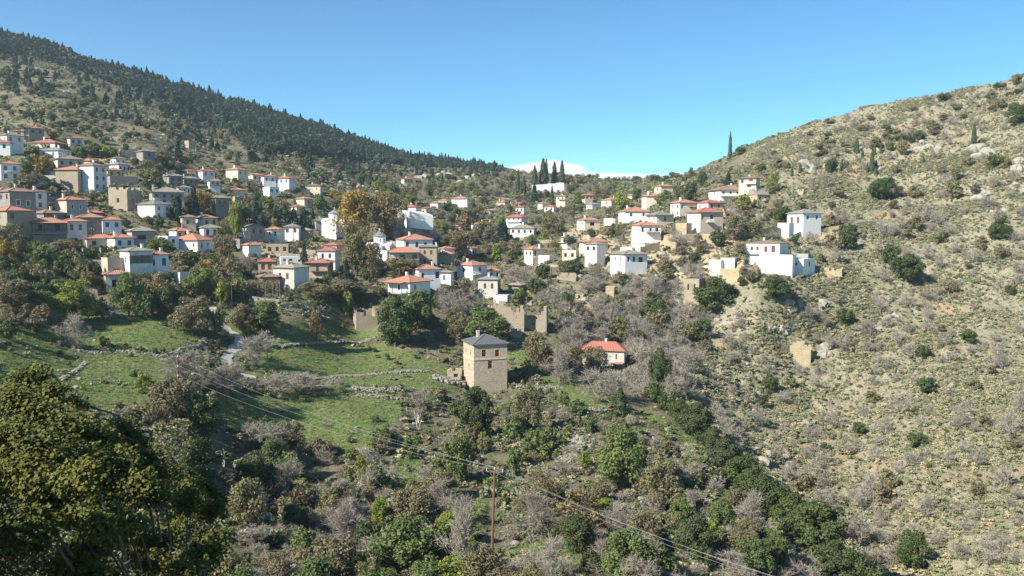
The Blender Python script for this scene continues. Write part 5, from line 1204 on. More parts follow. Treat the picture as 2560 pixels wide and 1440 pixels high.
# prominent plants: kind, centre x, base y, width px, height px, label (None: from its surroundings)
T = [
('y',886,615,112,134,'big golden plane tree in the middle of the village'),('b',890,690,82,130,'lower half brown half green crown of the village plane tree'),('b',965,602,92,118,'tall brown leaved tree behind the golden plane tree'),
('b',930,700,60,90,'brown tree shading the little domed chapel'),('l',186,806,118,100,'rounded yellow green tree at the top of the left meadow'),('k',186,850,0,0,None),
('g',322,792,84,104,'spiky green tree in front of the stone shed'),('g',366,800,50,62,'small green fruit tree on the upper left meadow, left one'),('g',408,795,60,70,'green fruit tree between the shed and the olive green tree'),
('o',482,838,116,92,'wide mottled tree where the footpath starts'),('g',500,748,90,74,'dark green round tree below the tan roofed white house'),('l',557,768,40,62,'small clipped looking yellow green tree beside a pole'),
('g',655,832,106,76,'broad green tree right of the footpath'),('o',608,836,66,72,'brown green tree touching the footpath'),('b',790,850,44,70,'small lone autumn tree on the middle meadow'),
('k',988,866,112,118,'big dark green bush right of the ruined stone wall'),('g',1045,822,104,90,'green tree behind the big dark bush'),('g',1215,862,130,86,'broad green bush below the long ruined house'),('o',1150,850,80,60,'dull shrub left of the broad green bush'),
('b',1345,938,92,104,'olive brown tree right of the new tower house'),('s',1398,962,84,100,'large bare tree shading the grass right of the tower house'),('s',1500,1004,118,98,'wide bare tree under the cream stone house'),('o',1488,930,70,62,'dull bush hiding the left end of the red roofed stone house'),('s',1445,915,60,70,None),('s',1530,960,60,40,None),('b',1430,925,70,60,'brown green shrub left of the cream stone house'),
('k',1188,1094,92,120,'dark evergreen bush right under the new tower house'),('o',1320,1082,84,110,'olive bush below the stone terrace edge'),('g',1325,1150,56,70,None),('g',1146,1206,86,120,'bright green tree left of the utility pole'),
('g',1556,1226,130,156,'large bright green tree in the right foreground'),('l',1464,1172,42,46,'small lime green bush left of the large bright tree'),('c',1550,1036,40,64,'small conical light green cypress by the gully'),
('k',1648,975,60,100,'dark green bush column at the head of the gully'),('k',1636,1005,56,50,None),('k',1742,1096,84,84,'dark round bush in the gully below the long grass strip'),
('k',1812,1178,86,78,'uppermost tree of the dark green gully row'),('k',1846,1238,96,92,'second tree of the dark green gully row'),('k',1905,1290,100,104,'third and widest tree of the dark green gully row'),('k',1985,1350,112,112,'gully tree beside a big bare shrub, dark green'),('k',2045,1400,150,140,'largest dark green tree near the gully mouth'),('k',1780,1140,70,66,None),('k',1870,1210,84,70,None),('k',1945,1310,90,90,None),('k',2015,1365,100,90,None),('k',1700,1060,60,60,None),('k',1665,1030,46,50,None),('k',2085,1452,110,96,'dark tree at the bottom edge in the gully'),('k',2150,1500,120,110,'half cut off gully tree at the bottom edge'),
('k',638,1246,104,112,'ragged dark conifer like bush on the lower left slope'),('o',432,1065,126,112,'soft olive green tree behind the foreground tree'),('g',500,1100,110,110,'green willow like tree in the lower left hollow'),('r',432,1195,110,140,None),('k',500,1210,110,110,'very dark bush in the hollow right of the reeds'),('l',360,985,52,54,'small yellow green bush left of the old power pole'),
('s',655,1135,130,96,'wide bare bush at the lower edge of the big meadow'),('o',725,1150,84,92,'dull green bush right of the wide bare bush'),
('s',760,985,150,60,'long brown bramble thicket above the big meadow'),('s',690,985,110,56,'brown bramble thicket under the path'),('s',560,985,130,80,'dense brown thicket below the old power pole'),('s',462,950,130,80,'grey brown thicket left of the footpath'),('s',640,915,100,90,'branching bare tree right of the footpath'),
('s',186,870,90,92,'grey bare tree in front of the yellow green tree'),('g',262,880,36,40,'small green bush on the dry stone wall'),('k',22,850,50,50,'dark bush at the left edge of the meadow'),('o',92,838,54,50,'brown olive bush at the left of the meadow'),
('l',905,1205,38,66,'narrow yellow green shrub on the lower slope'),('l',950,1330,54,90,None),('g',1010,1450,190,150,'big yellow green tree at the bottom edge left of the pole'),('s',1150,1450,110,200,'tall bare grey tree beside the utility pole'),
('g',1568,1470,150,140,'wide green tree at the bottom edge right of centre'),('b',1450,1345,130,116,'golden brown bush under the power lines'),('s',1330,1340,120,118,'big bare grey shrub right of the utility pole'),('s',1130,1320,112,100,'purple grey bare shrub left of the utility pole'),('o',1030,1320,120,100,None),
('o',1655,1280,120,130,'mottled olive tree above the stone bank'),('g',1705,1330,76,84,None),('s',1880,1340,100,120,'pale bare shrub left of the gully row'),('s',1600,1430,110,110,None),('o',840,1300,90,90,None),('g',1880,1440,110,90,None),
('k',2210,500,84,52,'large dark green bush on the upper right hillside'),('k',2266,704,86,66,'largest dark green bush on the middle right hillside'),('k',2226,662,48,50,'smaller dark green bush touching the largest one'),('k',2116,626,52,54,'dark green bush above the white blocks right side'),('k',1936,750,84,56,'blue green round bush on the right hillside'),('k',2545,312,60,46,'dark bush at the right picture edge near the skyline'),('k',2110,818,50,46,None),('k',1790,775,110,76,'ivy green bushes growing against the tan stone tower'),('k',1755,860,52,60,'dark green bush below the tan stone tower'),('k',2497,600,60,50,None),('k',2318,985,46,40,None),('k',1925,980,40,44,None),
('c',2434,370,16,56,'lone cypress with a clear shadow, far right hillside'),('c',2143,385,10,40,'taller of two cypress spires left of centre on the right hill'),('c',2137,383,8,28,None),('c',2180,432,14,58,'cypress above a cluster of tiny ones on the right hill'),('c',2190,425,9,24,None),('c',2202,385,9,28,None),('c',2187,388,8,24,None),('c',2157,392,9,16,None),('c',2253,372,16,36,'thick short cypress by the pale cliff'),('k',2278,360,20,30,None),('k',2298,352,26,26,None),('g',2225,378,28,24,'bright green round bush between small cypresses'),('c',2104,420,8,22,None),('c',2111,422,8,20,None),('c',2119,420,8,18,None),('c',1980,440,9,22,None),('c',2000,434,10,26,None),('c',2168,436,8,28,None),('c',2189,437,9,20,None),('c',2309,408,7,16,None),
('c',1825,397,11,64,'tall thin cypress alone on the right skyline'),('k',1850,388,30,22,None),
('c',1337,462,15,46,'leftmost cypress behind the white churchyard wall'),('c',1358,462,24,62,'tallest broad cypress behind the white churchyard wall'),('c',1366,460,12,58,None),('c',1386,460,18,52,'third cypress behind the white churchyard wall'),('c',1405,460,17,55,'rightmost cypress behind the white churchyard wall'),
('c',1295,487,14,58,'pair of cypresses left of the white churchyard, taller one'),('c',1310,489,14,46,None),('c',1303,490,10,34,None),('c',1380,515,11,48,'single cypress below the white churchyard'),('p',1336,505,28,44,'light conifer under the white churchyard wall'),
('p',1820,470,28,40,'blue green conifer beside the topmost right house'),('k',1755,465,26,34,None),('k',1728,506,40,46,'dark green tree between the orange roofs on the right'),('k',1957,556,50,42,'dark green tree left of the solitary white house'),('l',1858,524,38,38,'yellow green tree below the yellow stone house'),('b',1862,545,40,30,None),('o',1835,602,60,66,'mottled tree right of the red roofed tower house'),('k',1795,618,44,44,None),('o',1880,600,56,50,None),('k',1402,600,30,42,'bright dark pine like tree in the valley centre'),('k',1422,618,34,32,None),('l',1930,478,36,44,'yellow green bushy tree behind the yellow stone house'),
('g',1655,520,44,44,None),('l',1555,530,46,46,'lime green tree before the long orange roof'),('l',1440,510,26,30,None),('g',1590,505,30,34,None),('b',1490,500,26,30,None),
('p',1256,612,56,62,'blue green fir below the red roofed balcony house'),('o',1205,612,70,60,None),('b',1152,645,90,66,'dense brown leaved tree left of the white cottage'),('l',1255,573,26,36,'yellow tree left of the red roofed balcony house'),('b',1160,590,50,60,None),('g',1120,530,50,24,None),('b',1000,690,110,44,'brown bushes under the long porch building'),('g',1300,762,46,40,'round green bush hiding the slate pavilion'),('k',1034,572,20,26,'small pine at the foot of the white rock fort'),('k',1048,575,18,24,None),('g',1010,575,36,60,None),
('g',68,440,46,50,'green tree left of the yellow tree, left village'),('y',100,435,50,50,'yellow orange tree among the upper left houses'),('l',272,400,52,32,'yellow green tree on the upper left slope'),('g',205,400,50,40,None),('g',235,395,60,36,None),('c',278,392,9,26,None),
('p',443,550,50,62,'silvery blue conifer right of the white cube house'),('p',485,525,34,58,'dark conifer left of the yellow autumn tree'),('y',507,528,44,50,'orange yellow tree beside a dark conifer'),('l',592,600,40,90,'tall slender greenish tree in the middle of the conifers'),('p',575,545,0,0,None),
('p',640,560,34,60,None),('p',655,590,40,58,None),('p',690,575,36,54,None),('p',715,575,34,56,None),('p',735,572,34,52,None),('p',760,570,34,50,None),('p',782,570,26,46,None),('c',640,545,10,50,None),('c',652,545,10,44,None),('y',684,580,18,36,'small bright yellow tree between dark conifers'),
('g',400,645,70,50,'grey green tree right of the red and blue houses'),('b',560,655,70,66,None),('k',560,625,36,60,None),('o',30,650,80,86,'autumn brown tree at the left edge below the orange roof'),('b',160,650,70,50,None),('g',100,645,50,40,None),('o',30,770,110,70,None),('g',95,790,90,60,None),('g',150,760,80,60,None),
('o',860,745,120,44,'row of dull trees below the big pale stone house'),('o',790,745,90,40,None),('l',870,790,30,60,None),('k',890,740,60,30,None),
('s',1290,720,70,60,None),('s',1730,720,60,70,None),('y',965,458,26,22,'bright yellow bush on the dark central slope'),('o',540,840,50,70,'dark tree shading the footpath'),
]
placed = []
landmarks()
for k_, cx, by, w_, h_, lb in T:
    if w_ == 0: continue
    p = hit(cx, min(by, 1795)); D = p.y * cp - p.z * sp_
    wm, hm = w_ * D / F * 1.08, h_ * D / F * 1.05
    placed.append((cx, by, w_, h_)); OCC.append((cx, by, w_, h_))
    plant(k_, p, wm, hm, lb or describe(k_, cx, by, w_, h_), hi=w_ >= 60 or h_ >= 80)

# random fill ---------------------------------------------------
def free(cx, by, w, h, crowd=.35, slack=.25):
    x0, x1, y0, y1 = cx - w / 2, cx + w / 2, by - h, by
    for a, b, c, d in BOXES:
        if x1 > a and x0 < c and y1 > b and y0 < d:
            if by <= d: # behind or inside the house
                if by > b + 2: return False
            elif y0 < d - (d - b) * slack and x1 - 2 > a and x0 + 2 < c: return False
    for q in placed:
        if abs(cx - q[0]) < (w + q[2]) / 2 * crowd and abs(by - q[1]) < (h + q[3]) / 2 * crowd: return False
    return True
ENV_OPEN = [[(510,780),(640,780),(690,970),(540,960)],[(0,830),(250,800),(420,830),(540,850),(440,900),(420,980),(300,1060),(0,990)],[(600,830),(1060,850),(1110,965),(620,960)],[(500,1030),(620,990),(860,965),(1040,990),(910,1150),(700,1120)],[(950,1160),(1050,1145),(1070,1240),(1000,1250)],[(1270,1360),(1420,1360),(1470,1440),(1270,1440)],[(1260,870),(1330,870),(1400,970),(1300,970)],[(1140,840),(1290,840),(1300,1000),(1140,1000)],[(440,800),(520,800),(520,850),(440,850)],[(1440,870),(1580,870),(1580,940),(1440,940)],[(1480,455),(1620,455),(1620,478),(1480,478)],[(650,810),(940,815),(930,860),(650,850)],[(1060,915),(1165,915),(1165,985),(1060,985)]]
OVER = []
def scatter_things(poly, n, mix, smin, smax, aspect=(.75, 1.1), crowd=.35, openok=False, seed=0, slack=.25):
    rnd = random.Random(seed); xs = [q[0] for q in poly]; ys = [q[1] for q in poly]; c_ = 0; tries = 0
    ks = list(mix); ws = [mix[k] for k in ks]
    while c_ < n and tries < n * 14:
        tries += 1; cx = rnd.uniform(min(xs), max(xs)); by = rnd.uniform(min(ys), max(ys))
        if not inpoly(np.array(cx), np.array(by), poly): continue
        if not openok and any(inpoly(np.array(cx), np.array(by), q) for q in ENV_OPEN): continue
        k = rnd.choices(ks, ws)[0]
        p = hit(cx, by); D = p.y * cp - p.z * sp_
        w = smin + (smax - smin) * rnd.random() ** 1.5; h = w * rnd.uniform(*aspect)
        if k in 'cp': h = w * rnd.uniform(1.6, 2.2) if k == 'p' else w * 3; w *= .8 if k == 'p' else .45
        wp, hp = w * F / D, h * F / D
        if not free(cx, by, wp, hp, crowd, slack): continue
        placed.append((cx, by, wp, hp))
        if tcount.get(k, 0) >= 298: OVER.append((k, p, w, h)); c_ += 1; continue
        plant(k, p, w, h, describe(k, cx, by, wp, hp), hi=wp > 75, rz=rnd.uniform(0, 6.28), var=rnd.randint(0, 2)); c_ += 1
    return c_
# foreground slope first: these show largest
scatter_things([(880,1000),(1160,985),(1500,1000),(1700,1110),(1840,1260),(2000,1440),(2040,1520),(560,1560),(600,1150),(900,1140)], 250, {'s': 9, 'o': 4, 'g': 3, 'k': .9, 'b': .3, 'l': .6}, 2.4, 5.2, crowd=.23, seed=6)
scatter_things([(430,930),(560,940),(760,960),(700,985),(540,1000),(420,1060),(330,1070)], 20, {'s': 6, 'o': 2}, 2.0, 4, openok=True, seed=9)
scatter_things([(0,700),(260,760),(330,830),(120,900),(0,900)], 30, {'g': 2, 'o': 3, 'b': 1, 's': 2}, 3, 6, seed=8)
scatter_things([(880,740),(1300,740),(1160,850),(900,850)], 22, {'s': 3, 'g': 2, 'o': 3}, 3.5, 6, seed=5)
# gully slopes: mostly bare shrubs
scatter_things([(1080,740),(1300,680),(1500,690),(1780,740),(1760,900),(1700,1000),(1600,1000),(1400,880),(1380,760),(1100,800)], 215, {'s': 10, 'o': 1.4, 'k': .4}, 3.8, 7.5, crowd=.2, seed=4)
# village greenery
scatter_things([(0,400),(250,380),(560,420),(860,500),(1000,560),(1000,660),(880,720),(500,760),(0,760)], 215, {'g': 4.5, 'k': 1, 'o': 5, 'b': .8, 'y': .5, 'p': .8, 's': 1.2}, 3.2, 7.5, crowd=.3, seed=1)
scatter_things([(930,470),(1700,480),(1720,560),(1500,700),(1100,640)], 215, {'g': 3, 'k': .8, 'o': 5, 'b': .8, 'l': 1, 's': 3.5}, 4, 8, crowd=.28, seed=2)
scatter_things([(1560,430),(1900,420),(2000,560),(1980,700),(1500,760),(1500,640)], 80, {'o': 3, 's': 6, 'k': 1, 'g': 1}, 3, 6, crowd=.3, seed=3)
# low terrace walls between the houses
rnd = random.Random(5); nt_ = 0
while nt_ < 34:
    cx, by = (rnd.uniform(20, 860), rnd.uniform(430, 740)) if rnd.random() < .55 else (rnd.uniform(1100, 1880), rnd.uniform(500, 740))
    w_ = rnd.uniform(40, 95)
    if any(cx + w_ / 2 > q[0] and cx - w_ / 2 < q[2] and by > q[1] and by - 8 < q[3] for q in BOXES): continue
    d_ = describe('W', cx, by, 40, 8); nt_ += 1
    longwall([(cx - w_ / 2, by + rnd.uniform(-3, 3)), (cx, by), (cx + w_ / 2, by + rnd.uniform(-4, 4))], rnd.uniform(.9, 1.7), rnd.choice('skks' if cx < 900 else 'ssyy'), d_, name='terrace_wall')
# right hillside
scatter_things([(1700,760),(2060,700),(2560,560),(2560,1440),(2150,1440),(1900,1200),(1700,1000)], 190, {'s': 9, 'k': .2, 'o': .8}, 2.6, 6.0, crowd=.45, seed=10)
scatter_things([(1960,420),(2560,230),(2560,700),(2060,700)], 105, {'s': 8, 'k': .35, 'o': 2}, 3.4, 7.5, crowd=.45, seed=11)
scatter_things([(1720,440),(1960,335),(2560,195),(2560,260),(2000,440),(1780,480)], 90, {'s': 5, 'o': 3, 'k': .5}, 4, 8.5, (.5, .8), crowd=.4, seed=12)
scatter_things([(1150,418),(1420,440),(1700,444),(1700,480),(1420,480),(1150,450)], 110, {'o': 4, 's': 4, 'k': 1.2, 'p': .3}, 4, 7.5, (.6, .85), crowd=.35, seed=13)
scatter_things([(0,220),(300,260),(560,340),(900,420),(1200,430),(1250,480),(900,480),(560,420),(0,330)], 150, {'k': 4, 'o': 5, 's': 2, 'b': .2}, 3.5, 7, (.5, .85), crowd=.4, seed=14)

# ------------------------------------------------------------------ countless cover, as instanced stuff
def gn_scatter(name, protos, pts, rot, scl, idx, label, category=None):
    """one object: a cloud of points that carries turn, size and kind, and instances one of the plants on each"""
    me = bpy.data.meshes.new(name); me.vertices.add(len(pts)); me.vertices.foreach_set('co', np.asarray(pts, np.float32).reshape(-1))
    for nm, ty, v in (('turn', 'FLOAT_VECTOR', rot), ('size', 'FLOAT_VECTOR', scl)):
        a = me.attributes.new(nm, ty, 'POINT'); a.data.foreach_set('vector', np.asarray(v, np.float32).reshape(-1))
    a = me.attributes.new('which', 'INT', 'POINT'); a.data.foreach_set('value', np.asarray(idx, np.int32))
    o = bpy.data.objects.new(name, me); C.objects.link(o); o['kind'] = 'stuff'; o['label'] = label
    if category: o['category'] = category
    coll = bpy.data.collections.new(name + '_shapes')
    for i, pm in enumerate(protos):
        q = bpy.data.objects.new('%s_shape_%02d' % (name, i), pm); coll.objects.link(q)
    g = bpy.data.node_groups.new(name, 'GeometryNodeTree')
    g.interface.new_socket('Geometry', in_out='INPUT', socket_type='NodeSocketGeometry'); g.interface.new_socket('Geometry', in_out='OUTPUT', socket_type='NodeSocketGeometry')
    gi = g.nodes.new('NodeGroupInput'); go = g.nodes.new('NodeGroupOutput'); ip = g.nodes.new('GeometryNodeInstanceOnPoints'); ci = g.nodes.new('GeometryNodeCollectionInfo')
    ci.inputs['Collection'].default_value = coll; ci.inputs['Separate Children'].default_value = True; ci.inputs['Reset Children'].default_value = True
    def na(nm, ty):
        n = g.nodes.new('GeometryNodeInputNamedAttribute'); n.data_type = ty; n.inputs['Name'].default_value = nm; return n.outputs['Attribute']
    g.links.new(gi.outputs[0], ip.inputs['Points']); g.links.new(ci.outputs[0], ip.inputs['Instance']); ip.inputs['Pick Instance'].default_value = True
    g.links.new(na('which', 'INT'), ip.inputs['Instance Index'])
    e2r = g.nodes.new('FunctionNodeEulerToRotation'); g.links.new(na('turn', 'FLOAT_VECTOR'), e2r.inputs[0]); g.links.new(e2r.outputs[0], ip.inputs['Rotation'])
    g.links.new(na('size', 'FLOAT_VECTOR'), ip.inputs['Scale']); g.links.new(ip.outputs[0], go.inputs[0])
    md = o.modifiers.new('plants', 'NODES'); md.node_group = g
    return o
# ground points straight from the terrain grid: density per square metre and region mask
GX, GY, GZ = P[..., 0], P[..., 1], P[..., 2]
e1_ = P[1:, :-1] - P[:-1, :-1]; e2_ = P[:-1, 1:] - P[:-1, :-1]
area = np.linalg.norm(np.cross(e1_, e2_), axis=-1)
CXp, CYp = PX[:-1, :-1], PY[:-1, :-1]
inframe = (CXp > -120) & (CXp < 2680) & (CYp < 1600)
def ground_points(n, mask, maxpx=None, rng=RNG, near_w=0.0):
    w = area * mask * inframe
    d = DD[:-1, :-1]; w = w / np.maximum(d, 30) ** near_w
    w = w.reshape(-1); w = w / w.sum(); k = rng.choice(len(w), n, p=w); i, j = np.unravel_index(k, area.shape)
    a, b = rng.uniform(size=(2, n, 1))
    p00, p10, p01, p11 = P[i, j], P[i + 1, j], P[i, j + 1], P[i + 1, j + 1]
    return (p00 * (1 - a) + p10 * a) * (1 - b) + (p01 * (1 - a) + p11 * a) * b, i, j
def rv(n, smin, smax, pw=1.5, hs=(.7, 1.0), tilt=0.0, rng=RNG):
    s = smin + (smax - smin) * rng.uniform(size=n) ** pw; h = s * rng.uniform(*hs, n)
    rot = np.stack([rng.normal(size=n) * tilt, rng.normal(size=n) * tilt, rng.uniform(0, 6.28, n)], 1)
    return rot, np.stack([s, s * rng.uniform(.75, 1.2, n), h], 1)
def keep_off(p, idx):
    """drop points on the footpaths or inside buildings"""
    x, y, z = p[:, 0], p[:, 1], p[:, 2]; d = y * cp - z * sp_; u = y * sp_ + z * cp; px = 1280 + F * x / d; py = 720 - F * u / d
    ok = np.ones(len(p), bool)
    for a, b, c, dd in BOXES: ok &= ~((px > a) & (px < c) & (py > b + (dd - b) * .3) & (py < dd))
    pth = np.array([(528,770),(545,800),(575,830),(600,850),(585,875),(568,895),(570,915),(590,932),(640,947)], float)
    yy = pth[:, 1]; pxx = np.interp(py, yy, pth[:, 0]); ok &= ~((py > 765) & (py < 950) & (np.abs(px - pxx) < 17))
    return ok
fr = mk_for[:-1, :-1]; rt = mk_right[:-1, :-1]; md_ = mk_mead[:-1, :-1]
cn = lambda s, f=1.0: np.clip(.5 + f * fbm(GX[:-1, :-1] / s, GY[:-1, :-1] / s + GZ[:-1, :-1] / s, 3, int(s) + 5) * 2, 0, 1.5)
# pine forest
pp, i_, j_ = ground_points(10500, (fr > .35) * (.9 + .4 * cn(40.)) + .03 * (inpoly(CXp, CYp, [(0,150),(640,300),(1000,400),(1280,430),(1100,470),(850,470),(560,400),(200,280),(0,240)])))
rot, scl = rv(len(pp), 5, 8.5, 1.2, (1.25, 1.9)); pick = RNG.choice(6, len(pp), p=[.13, .13, .13, .23, .23, .15]); scl[pick >= 3] *= np.array([1.35, 1.35, .75])
pxf = 1280 + F * pp[:, 0] / pp[:, 1]; scl *= np.interp(pxf, [850, 1250], [1, .55])[:, None]
scl *= (1 + .2 * (np.linalg.norm(pp, axis=1) > 650))[:, None] * RNG.uniform(.5, .9, len(pp))[:, None] 
gn_scatter('pine_forest', [quadmesh('pine', np.concatenate([conifer(s, 420, .13)]), L_['p']) for s in (1, 2, 3)] + [quadmesh('pine_round', crown(420, 12, .12, s, .15, (.15, .24), .8), L_['p']) for s in (4, 5)] + [quadmesh('oak', crown(380, 12, .12, 9, .05, (.15, .24), .8), L_['k'])], pp, rot, scl, pick, 'dark pine forest covering the ridge of the left hill', 'forest')
low = [quadmesh('scrub', crown(150, 7, .17, s, .0, (.2, .3), .8), L_[k]) for s, k in ((1, 'a'), (2, 'a'), (3, 'a'), (4, 'h'), (5, 'h'), (6, 'k'), (7, 'o'))] + [quadmesh('scrub', twigs(s, 9, 8, 6, .03), L_['s']) for s in (1, 2)] + [quadmesh('scrub', crown(150, 7, .17, 8, .0, (.2, .3), .8), L_['g']), quadmesh('scrub', crown(150, 7, .17, 9, .0, (.2, .3), .8), L_['l'])]
# maquis on the left hill
msk = (1 - rt) * (1 - fr * .6) * (CYp < 560) * cn(22.)
pp, i_, j_ = ground_points(12000, msk); rot, scl = rv(len(pp), 1.4, 4.2, 2, (.45, .75)); pick = RNG.choice(9, len(pp), p=[.14, .13, .12, .08, .06, .18, .17, .06, .06]); ok = keep_off(pp, pick)
gn_scatter('maquis_scrub', low, pp[ok], rot[ok], scl[ok], pick[ok], 'low dark maquis scrub dotted over the left hill and the saddle', 'scrub')
# phrygana on the right slope
pp, i_, j_ = ground_points(62000, rt * (.12 + cn(12.) ** 2 * 1.3 + .4 * cn(45.)), near_w=.9); rot, scl = rv(len(pp), .55, 1.7, 1.8, (.45, .8)); pick = RNG.choice(9, len(pp), p=[.24, .21, .19, .14, .1, .015, .065, .025, .015]); ok = keep_off(pp, pick)
gn_scatter('hillside_scrub', low, pp[ok], rot[ok], scl[ok], pick[ok], 'countless low grey green cushions of scrub on the rocky right slope', 'scrub')
# undergrowth elsewhere
msk = (1 - rt) * (1 - md_ * .93) * (CYp > 420) * (.2 + cn(9.))
pp, i_, j_ = ground_points(42000, msk, near_w=1.1); rot, scl = rv(len(pp), .5, 2.0, 2, (.5, .9)); pick = RNG.choice(11, len(pp), p=[.12, .1, .08, .025, .015, .1, .18, .1, .1, .14, .04]); ok = keep_off(pp, pick)
gn_scatter('undergrowth', low, pp[ok], rot[ok], scl[ok], pick[ok], 'tangled low undergrowth between the larger shrubs and houses', 'undergrowth')
kk = sorted({q[0] for q in OVER})
if OVER:
    protos = []; off = {}
    for k in kk: off[k] = len(protos); protos += [quadmesh('shrub', twigs(sd, 10, 12, 9, .017) if k == 's' else crown(1200, 20, .075, sd, .05, (.12, .2), .9), L_[k]) for sd in (11, 12, 13)]
    n = len(OVER); sc_ = np.array([(w, w, h) for k, p, w, h in OVER]); ro_ = np.zeros((n, 3)); ro_[:, 2] = RNG.uniform(0, 6.28, n)
    gn_scatter('distant_shrubs', protos, [tuple(p) for k, p, w, h in OVER], ro_, sc_, [off[k] + random.randint(0, 2) for k, p, w, h in OVER], 'smaller and more distant grey shrubs scattered over the slopes', 'shrubs')
# meadow grass tufts
def tuft(seed, n=26):
    rng = np.random.default_rng(seed); a = rng.normal(size=(n, 3)) * [.25, .25, 0]; d = unit(rng.normal(size=(n, 3)) * [.6, .6, .2] + [0, 0, 1]) * rng.uniform(.5, 1, (n, 1)); s = unit(np.cross(d, rng.normal(size=(n, 3)))) * .07
    return np.stack([a - s, a + s, a + d], 1)
pp, i_, j_ = ground_points(26000, md_ > .3, near_w=.6); rot, scl = rv(len(pp), .25, .6, 2, (.5, .9)); ok = keep_off(pp, None)
gn_scatter('meadow_grass', [quadmesh('tuft', tuft(s), L_['m']) for s in (1, 2)] + [quadmesh('tuft', tuft(3), L_['h'])], pp[ok], rot[ok], scl[ok], RNG.choice(3, ok.sum(), p=[.44, .44, .12]), 'short green grass on the meadows', 'grass')
# loose stones
def rockmesh(seed, sub=2, amp=.35):
    import bmesh
    bm = bmesh.new(); bmesh.ops.create_icosphere(bm, subdivisions=sub, radius=.5)
    rnd = random.Random(seed); ax = [Vector((rnd.gauss(0, 1), rnd.gauss(0, 1), rnd.gauss(0, 1))).normalized() for _ in range(9)]; cut = [rnd.uniform(.22, .42) for _ in ax]
    for v in bm.verts:
        for a, c_ in zip(ax, cut):
            e = v.co.dot(a) - c_
            if e > 0: v.co -= a * e * .9
        v.co += Vector((rnd.gauss(0, 1), rnd.gauss(0, 1), rnd.gauss(0, 1))) * .02
    me = bpy.data.meshes.new('rock'); bm.to_mesh(me); bm.free(); me.materials.append(M['rock']); return me
rk = [rockmesh(s, 2) for s in range(5)]
pp, i_, j_ = ground_points(9000, rt * (cn(7.) ** 3 + .03) + .12 * (1 - rt) * (1 - md_ * .8) * (CYp > 200), near_w=.7); rot, scl = rv(len(pp), .3, 1.3, 3, (.4, .8), .3); ok = keep_off(pp, None)
gn_scatter('loose_stones', rk, pp[ok], rot[ok], scl[ok], RNG.choice(5, ok.sum()), 'pale limestone blocks littering the slopes', 'stones')

# rock outcrops: separate crags one can point to
def crag(cx, cy, wpx, hpx, label, n=7, seed=0, name='rock_outcrop'):
    rnd = random.Random(seed + cx); c0 = hit(cx, cy); D = c0.y * cp - c0.z * sp_; s = D / F
    verts = []; faces = []
    for k in range(n):
        x = cx + rnd.uniform(-.42, .42) * wpx; y = cy - rnd.random() ** 1.2 * hpx * .7; q = hit(x, y)
        if (q - c0).length > wpx * s * 1.6 + 6: q = c0.copy()
        r = rnd.uniform(.35, .7) * min(wpx, hpx * 1.3) * s; me = rk[rnd.randint(0, 4)]; Rm = Matrix.Rotation(rnd.uniform(0, 6.28), 3, 'Z') @ Matrix.Rotation(rnd.uniform(-.5, .5), 3, 'X'); i = len(verts)
        sc = Vector((r * rnd.uniform(.8, 1.3), r * rnd.uniform(.7, 1.1), r * rnd.uniform(.7, 1.25)))
        for v in me.vertices:
            w = Rm @ Vector((v.co.x * sc.x * 2, v.co.y * sc.y * 2, v.co.z * sc.z * 2)) * .62; p_ = q + w - Vector((0, 0, r * .15)); verts.append(p_)
        for f in me.polygons: faces.append(tuple(i + v for v in f.vertices))
    o_ = bpy.data.meshes.new(name); vv = [tuple(v - c0 + Vector((fbm(np.array(v.x * 1.3), np.array(v.z * 1.3 + v.y), 3, 5), fbm(np.array(v.y * 1.3), np.array(v.z * 1.3), 3, 6), 0)) * .5) for v in verts]
    o_.from_pydata(vv, [], faces); o_.materials.append(M['rock']); o = bpy.data.objects.new(name, o_); C.objects.link(o); o.location = c0
    tag(o, label, 'rock', 'rock outcrops on the hillsides')
